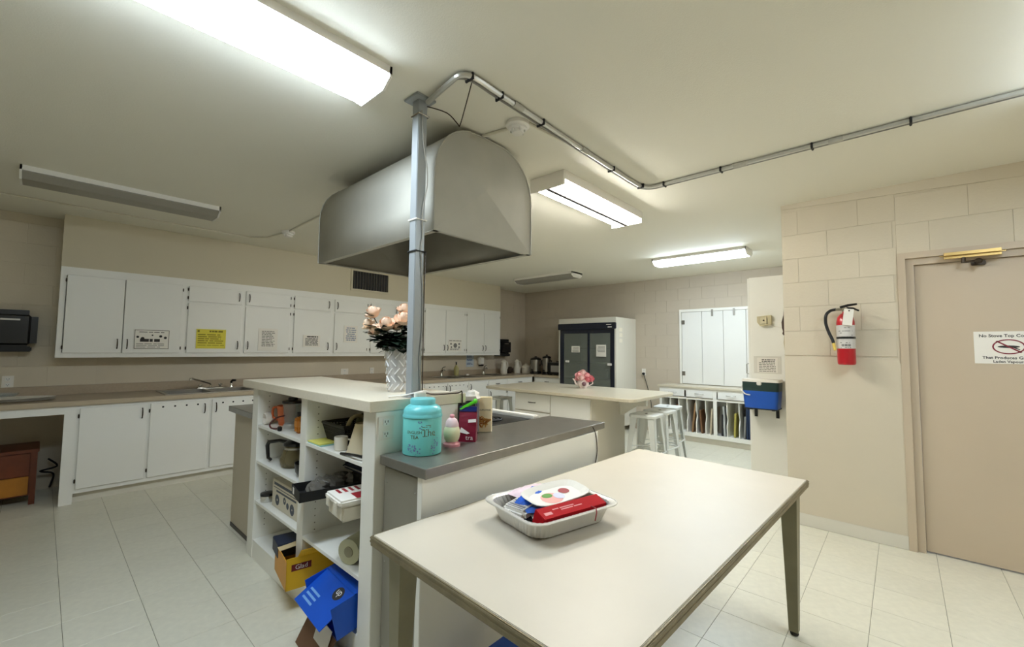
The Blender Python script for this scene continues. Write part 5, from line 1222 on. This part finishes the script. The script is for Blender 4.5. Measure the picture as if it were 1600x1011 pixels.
# ------------------------------------------------------------------ fire extinguisher and door sign
ex, ey = XR-.09, .312
t = thing('fire_extinguisher', 'red fire extinguisher with black hose and white tag', 'fire extinguisher', (ex, ey, 1.32))
RED = mat('extinguisher_red', (176, 18, 32), .3, coat=.3)
B().lathe([(.05, 0), (.056, .006), (.058, .02), (.058, .33), (.05, .37), (.03, .395), (.018, .4), (.018, .42)], (ex, ey, 1.325), 32).obj('cylinder', RED, t, smooth=True)
lb = B().lathe([(.0587, .125), (.0587, .305)], (ex, ey, 1.325), 32, cap=False).obj('label_sheet', mat('silver_label', (206, 202, 198), .4), t, smooth=True)
def ew(a0, z0, R=.0592):
    ca_ = math.atan2(-ey, -ex)
    return lambda x, y: (ex+R*math.cos(ca_+a0+x/R), ey+R*math.sin(ca_+a0+x/R), 1.325+z0+y)
b = B(); rr = random.Random(1)
for a0 in (-.35, 0, .35):
    f = ew(a0, .15)
    for q in ((-.008, -.008, .008, -.005), (-.008, .005, .008, .008), (-.008, -.008, -.005, .008), (.005, -.008, .008, .008), (-.003, -.003, .003, .003)):
        b.face(f(q[0], q[1]), f(q[2], q[1]), f(q[2], q[3]), f(q[0], q[3]))
for k in range(26):
    f = ew(rr.uniform(-.75, .7), rr.choice((.132, .17, .182, .215, .228, .245, .26, .285))); wd = rr.uniform(.004, .012)
    b.face(f(-wd, -.0018), f(wd, -.0018), f(wd, .0018), f(-wd, .0018))
b.obj('print', INK, lb, fix=False)
B().lathe([(.0605, .2), (.0605, .216)], (ex, ey, 1.325), 32).obj('strap', BLACK, t, smooth=True)
B().box(ex+.05, XR-.004, ey-.02, ey+.02, 1.50, 1.56).obj('wall_bracket', STEEL, t)
b = B(); b.cyl((ex, ey, 1.735), (ex, ey, 1.765), .02); b.box(ex-.015, ex+.015, ey-.02, ey+.06, 1.745, 1.765, .004); b.obj('valve', CHROME, t, smooth=True)
b = B(); b.tube([(ex, ey+.03, 1.772), (ex-.005, ey-.02, 1.785), (ex-.01, ey-.075, 1.792)], [.01, .011, .008], 6); b.obj('lever', BLACK, t, smooth=True)
b = B(); b.tube([(ex, ey-.01, 1.765), (ex-.005, ey-.05, 1.76), (ex-.01, ey-.085, 1.74)], [.01, .009, .007], 6); b.obj('carry_handle', BLACK, t, smooth=True)
B().tube([(ex, ey+.055, 1.757), (ex-.01, ey+.09, 1.748), (ex-.015, ey+.118, 1.715), (ex-.015, ey+.122, 1.65), (ex-.02, ey+.105, 1.58), (ex-.03, ey+.082, 1.52), (ex-.035, ey+.075, 1.49)], .011, 8, smoothn=4).obj('hose', BLACK, t, smooth=True)
B().cyl((ex-.035, ey+.075, 1.492), (ex-.04, ey+.066, 1.435), .011, .009).obj('nozzle', mat('nozzle_yellow', (226, 196, 96), .4), t, smooth=True)
tg = B().box(-.002, .002, -.03, .03, -.125, 0, .001, M=tr(ex-.068, ey-.03, 1.752) @ rot('X', 7)).obj('inspection_tag', PAPER, t)
B().cyl((ex-.072, ey-.03, 1.738), (ex-.066, ey-.03, 1.738), .005).obj('eyelet', INK, tg)

sx = XR+.032
t = thing('door_sign', 'white door sign with a red barred circle and a frying pan', 'sign', (sx, -.53, 1.35))
B().box(sx, sx+.003, -.685, -.375, 1.355, 1.572).obj('sheet', PAPER, t)
def sf(y0, z0): return lambda x, y: (sx-.0006, y0-x, z0+y)
B().text('No Stove Top Cooking', sf(-.53, 1.534), .0275, bold=.0006).obj('lettering_top', INK, t, fix=False)
B().text('That Produces Grease', sf(-.53, 1.387), .0262, bold=.0006).obj('lettering_middle', INK, t, fix=False)
B().text('Laden Vapours', sf(-.53, 1.362), .0235, bold=.0006).obj('lettering_bottom', INK, t, fix=False)
b = B(); cy_, cz_ = -.532, 1.469; n = 40
for k in range(n):
    a, c = 2*pi*k/n, 2*pi*(k+1)/n
    b.face(*[(sx-.0008, cy_+ry*math.cos(q), cz_+rz*math.sin(q)) for q, ry, rz in ((a, .074, .050), (a, .066, .043), (c, .066, .043), (c, .074, .050))])
b.face(*[(sx-.0008, y_, z_) for y_, z_ in ((cy_+.058, cz_+.036), (cy_+.05, cz_+.041), (cy_-.058, cz_-.036), (cy_-.05, cz_-.041))])
b.obj('barred_ring', mat('dark_red_ink', (132, 34, 50), .6), t, fix=False)
b = B(); b.face(*[(sx-.0007, cy_+.0+.05*math.cos(q*pi/8), cz_+.0085*math.sin(q*pi/8)) for q in range(16)])
b.face(*[(sx-.0007, y_, z_) for y_, z_ in ((cy_-.03, cz_-.005), (cy_-.05, cz_-.018), (cy_-.046, cz_-.022), (cy_-.02, cz_-.008))]); b.obj('pan_symbol', INK, t, fix=False)

# ------------------------------------------------------------------ work table with foil tray
TZ = .757
ang = math.radians(-2.2); tcx, tcy = 1.765, .893
t = thing('work_table', 'cream laminate work table with a worn metal edge', 'table', (tcx, tcy, 0), ang, local=True)
TL, TW = 1.93, .955
TABT = mat('table_laminate', (208, 198, 181), .4, noise=(5, .025), bump=(30, .02)); EDGE = mat('worn_edge', (134, 122, 94), .45, .25, noise=(18, .22)); LEGM = mat('table_leg_paint', (136, 130, 104), .5, noise=(9, .12))
B().box(-TL/2+.005, TL/2-.005, -TW/2+.005, TW/2-.005, TZ-.03, TZ, .002).obj('top', TABT, t)
b = B()
for a in ((-TL/2, TL/2, -TW/2-.004, -TW/2+.006), (-TL/2, TL/2, TW/2-.006, TW/2+.004), (-TL/2-.004, -TL/2+.006, -TW/2, TW/2), (TL/2-.006, TL/2+.004, -TW/2, TW/2)):
    b.box(*a, TZ-.036, TZ-.0015, .003); b.box(a[0]-.0015, a[1]+.0015, a[2]-.0015, a[3]+.0015, TZ-.0225, TZ-.0155, .001); b.box(a[0]-.0015, a[1]+.0015, a[2]-.0015, a[3]+.0015, TZ-.010, TZ-.005, .001)
b.obj('edge_band', EDGE, t)
b = B(); b.box(-TL/2+.08, TL/2-.08, -TW/2+.05, -TW/2+.07, TZ-.10, TZ-.03); b.box(-TL/2+.08, TL/2-.08, TW/2-.07, TW/2-.05, TZ-.10, TZ-.03); b.box(-TL/2+.08, -TL/2+.1, -TW/2+.06, TW/2-.06, TZ-.10, TZ-.03); b.box(TL/2-.1, TL/2-.08, -TW/2+.06, TW/2-.06, TZ-.10, TZ-.03); b.obj('apron', LEGM, t)
for sx_ in (-1, 1):
    for sy_ in (-1, 1):
        ax, ay = sx_*(TL/2-.09), sy_*(TW/2-.06); b = B()
        rows = []
        for z_, h_ in ((.02, .02), (TZ-.03, .038)):
            cx, cy = ax-sx_*(h_-.02)*.2, ay-sy_*(h_-.02)*.2
            rows.append([b.bm.verts.new((cx+p*h_, cy+q*h_, z_)) for p, q in ((-1, -1), (1, -1), (1, 1), (-1, 1))])
        for i in range(4): b.bm.faces.new((rows[0][i], rows[0][(i+1) % 4], rows[1][(i+1) % 4], rows[1][i]))
        b.bm.faces.new(rows[0][::-1]); b.bm.faces.new(rows[1]); lg = b.obj('leg', LEGM, t)
        B().lathe([(.017, 0), (.02, .008), (.012, .022)], (ax, ay, 0), 12).obj('glide', BLACKM, lg)
one(B().box(1.17, 1.45, .95, 1.22, 0, .27, .004), 'blue_crate', BLU, 'blue carton standing on the floor under the table', 'carton', smooth=False)

fx, fy = 1.375, 1.035
FM = tr(fx, fy, TZ) @ rot('Z', -13) @ Matrix.Scale(1.15, 4)
t = thing('foil_tray', 'crimped aluminium foil tray full of packets on the table', 'foil tray', (fx, fy, TZ))
FOIL = mat('aluminium_foil', (222, 219, 212), .33, .5, bump=(45, .35))
def rr_ring(hx_, hy_, rad, n=8, crimp=0.0):
    out = []; per = 30
    for qx, qy, a0 in ((hx_-rad, hy_-rad, 0), (-hx_+rad, hy_-rad, pi/2), (-hx_+rad, -hy_+rad, pi), (hx_-rad, -hy_+rad, 1.5*pi)):
        out += [Vector((qx+rad*math.cos(a0+k*pi/2/n), qy+rad*math.sin(a0+k*pi/2/n), 0)) for k in range(n+1)]
    # resample evenly
    P = out+[out[0]]; d = [0]
    for a, c in zip(P, P[1:]): d.append(d[-1]+(c-a).length)
    N_ = 144; res = []
    for i in range(N_):
        s_ = d[-1]*i/N_; k = max(j for j in range(len(d)) if d[j] <= s_+1e-9); k = min(k, len(P)-2)
        f = (s_-d[k])/max(1e-9, d[k+1]-d[k]); p = P[k].lerp(P[k+1], f)
        if crimp: p = p*(1+crimp*(1 if i % 2 else -1))
        res.append(p)
    return res
b = B(); rows = []
for hx_, hy_, z_, cr in ((.142, .107, .001, 0), (.151, .116, .006, .009), (.161, .126, .035, .011), (.170, .135, .06, .009), (.174, .139, .062, 0), (.186, .151, .063, 0), (.189, .154, .060, 0)):
    rows.append([b.bm.verts.new(FM @ (p+Vector((0, 0, z_)))) for p in rr_ring(hx_, hy_, .05, crimp=cr)])
for a, c in zip(rows, rows[1:]):
    for i in range(144): b.bm.faces.new((a[i], a[(i+1) % 144], c[(i+1) % 144], c[i]))
b.bm.faces.new(rows[0][::-1])
o = b.obj('pan', FOIL, t, smooth=True); md = o.modifiers.new('s', 'SOLIDIFY'); md.thickness = .0012
B().tube([FM @ (p+Vector((0, 0, .0625))) for p in rr_ring(.188, .153, .05)], .0028, 6, closed=True).obj('rolled_rim', FOIL, t, smooth=True)
# contents; u runs along the tray, v across (negative v faces the viewer)
REDC = mat('red_card', (172, 12, 22), .7, spec=.15)
tb = thing('red_box', 'long red cardboard box lying in the foil tray', 'box', tuple(FM @ Vector((.02, -.09, .012))))
M = FM @ tr(.012, -.078, .026) @ rot('X', 20)
B().box(-.135, .135, -.026, .026, 0, .046, .002, M=M).obj('carton', REDC, tb)
B().box(.135, .146, -.02, .02, .006, .04, .003, M=M).obj('end_flap', BLACKM, tb)
b = B()
for u0, u1, v0, v1 in ((-.12, -.09, -.012, .0), (-.05, .0, -.004, .0), (.005, .04, -.004, .0), (-.08, -.055, .004, .008), (-.05, .01, .004, .008)):
    b.face(*[M @ Vector(p) for p in ((u0, v0, .0465), (u1, v0, .0465), (u1, v1, .0465), (u0, v1, .0465))])
b.obj('small_print', mat('pale_red_print', (226, 150, 150), .6), tb, kind='stuff', fix=False)
tp = thing('paper_plate', 'white paper plate with a printed fruit picture in the tray', 'plate', tuple(FM @ Vector((.0, .0, .05))))
PM = FM @ tr(.025, .004, .072) @ rot('Z', 6) @ rot('X', 9)
def oct_ring(hx_, hy_): return [Vector((hx_*math.copysign(abs(math.cos(a))**.55, math.cos(a)), hy_*math.copysign(abs(math.sin(a))**.55, math.sin(a)), 0)) for a in [2*pi*(k+.5)/24 for k in range(24)]]
b = B(); rows = []
for hx_, hy_, z_ in ((.105, .045, 0), (.112, .05, .004), (.135, .066, .013), (.133, .065, .015), (.111, .049, .006), (.104, .044, .0025)):
    rows.append([b.bm.verts.new(PM @ (p+Vector((0, 0, z_)))) for p in oct_ring(hx_, hy_)])
for a, c in zip(rows, rows[1:]):
    for i in range(24): b.bm.faces.new((a[i], a[(i+1) % 24], c[(i+1) % 24], c[i]))
b.bm.faces.new(rows[0][::-1]); b.bm.faces.new(rows[-1]); b.obj('plate', PAPER, tp)
def disc(cx, cy, r, rx=1.0, z_=.0032): return [PM @ Vector((cx+r*rx*math.cos(k*pi/8), cy+r*math.sin(k*pi/8), z_)) for k in range(16)]
B().face(*disc(-.03, -.01, .034, 1.3)).obj('fruit_print', mat('salmon_ink', (236, 168, 158), .6), tp, fix=False)
B().face(*disc(-.035, .008, .014, 1.6, .0036)).obj('leaf_print', mat('green_ink', (84, 146, 52), .6), tp, fix=False)
B().face(*disc(.005, -.01, .02, 1.1, .0038)).obj('badge_print', mat('lilac_ink', (206, 204, 226), .6), tp, fix=False)
B().face(*disc(.05, .01, .018, 1.3, .0036)).obj('berry_print', INKR, tp, fix=False)
def pillow(u, v, z_, hx_, hy_, hz_, rz_, seed, tilt=0):
    """puffy film packet with flat crimped ends"""
    b = B(); rr = random.Random(seed); MM = FM @ tr(u, v, z_) @ rot('Z', rz_) @ rot('Y', tilt); nx, ny = 12, 6
    top, bot = [], []
    for i in range(nx+1):
        rt, rb = [], []
        for j in range(ny+1):
            x = -1+2*i/nx; y = -1+2*j/ny; hh = hz_*max(0, 1-abs(x)**5)*max(0, 1-y*y)**.6
            k = 1+rr.uniform(-.16, .16); e = .004 if (i % 2) else 0
            rt.append(b.bm.verts.new(MM @ Vector((x*hx_, y*hy_-(e if abs(x) > .95 else 0), hz_*.35+hh*.65*k+.0006)))); rb.append(b.bm.verts.new(MM @ Vector((x*hx_, y*hy_-(e if abs(x) > .95 else 0), hz_*.35-hh*.35))))
        top.append(rt); bot.append(rb)
    for g in (top, bot):
        for i in range(nx):
            for j in range(ny): b.bm.faces.new((g[i][j], g[i+1][j], g[i+1][j+1], g[i][j+1]))
    for i in range(nx):
        b.bm.faces.new((top[i][0], bot[i][0], bot[i+1][0], top[i+1][0])); b.bm.faces.new((top[i][ny], top[i+1][ny], bot[i+1][ny], bot[i][ny]))
    for j in range(ny):
        b.bm.faces.new((top[0][j], top[0][j+1], bot[0][j+1], bot[0][j])); b.bm.faces.new((top[nx][j], bot[nx][j], bot[nx][j+1], top[nx][j+1]))
    return b
one(pillow(-.045, .052, .06, .075, .036, .022, 26, 3, -8), 'blue_packet', mat('royal_blue_film', (34, 92, 196), .55, noise=(28, .5), spec=.25), 'royal blue printed packet leaning on the paper plate', 'packet')
tp = thing('barcode_packet', 'white packet with barcode stripes at the end of the tray', 'packet', tuple(FM @ Vector((-.1, .05, .02))))
M = FM @ tr(-.088, .035, .030) @ rot('Z', 12) @ rot('Y', -8)
B().box(-.055, .055, -.05, .05, 0, .035, .012, M=M, seg=3).obj('bag', PAPER, tp, smooth=True)
b = B()
for k in range(11):
    u = -.05+k*.0085; b.face(*[M @ Vector(p) for p in ((u, -.035, .0356), (u+.003+.002*(k % 3), -.035, .0356), (u+.003+.002*(k % 3), .035, .0356), (u, .035, .0356))])
b.obj('barcode', mat('grey_stripe', (120, 118, 124), .6), tp, fix=False)
for k, (u, v, rz_, L, m, lab) in enumerate(((-.085, -.04, -20, .06, mat('blue_wrapper', (44, 92, 178), .35), 'blue and white wrapped stick packet in the tray corner'), (-.075, -.06, -24, .06, PAPER, 'white wrapped stick packet beside the blue one'), (-.095, -.02, -24, .055, mat('navy_wrapper', (20, 28, 54), .4), 'navy wrapped stick packet under the blue one'))):
    one(pillow(u+.02, v, .022+.014*(2-k), L, .018, .016, rz_, 40+k), 'stick_packet', m, lab, 'packet', 'stick packets in the foil tray')
one(pillow(-.01, .105, .056, .08, .04, .026, 8, 9), 'pink_packet', mat('pink_white_film', (240, 214, 222), .4, noise=(30, .15)), 'pale pink and white packet at the back of the tray', 'packet')
one(pillow(.09, .09, .046, .07, .045, .03, -6, 12), 'printed_packet', mat('grey_print_film', (206, 208, 206), .4, noise=(70, .35)), 'white packet with dense grey print at the far end', 'packet')
one(B().tube([FM @ Vector(p) for p in ((.065, -.125, .068), (.06, -.153, .07), (.055, -.160, .06), (.05, -.158, .035))], .0022, 5), 'red_tie', INKR, 'thin red string hanging over the foil rim', 'string')
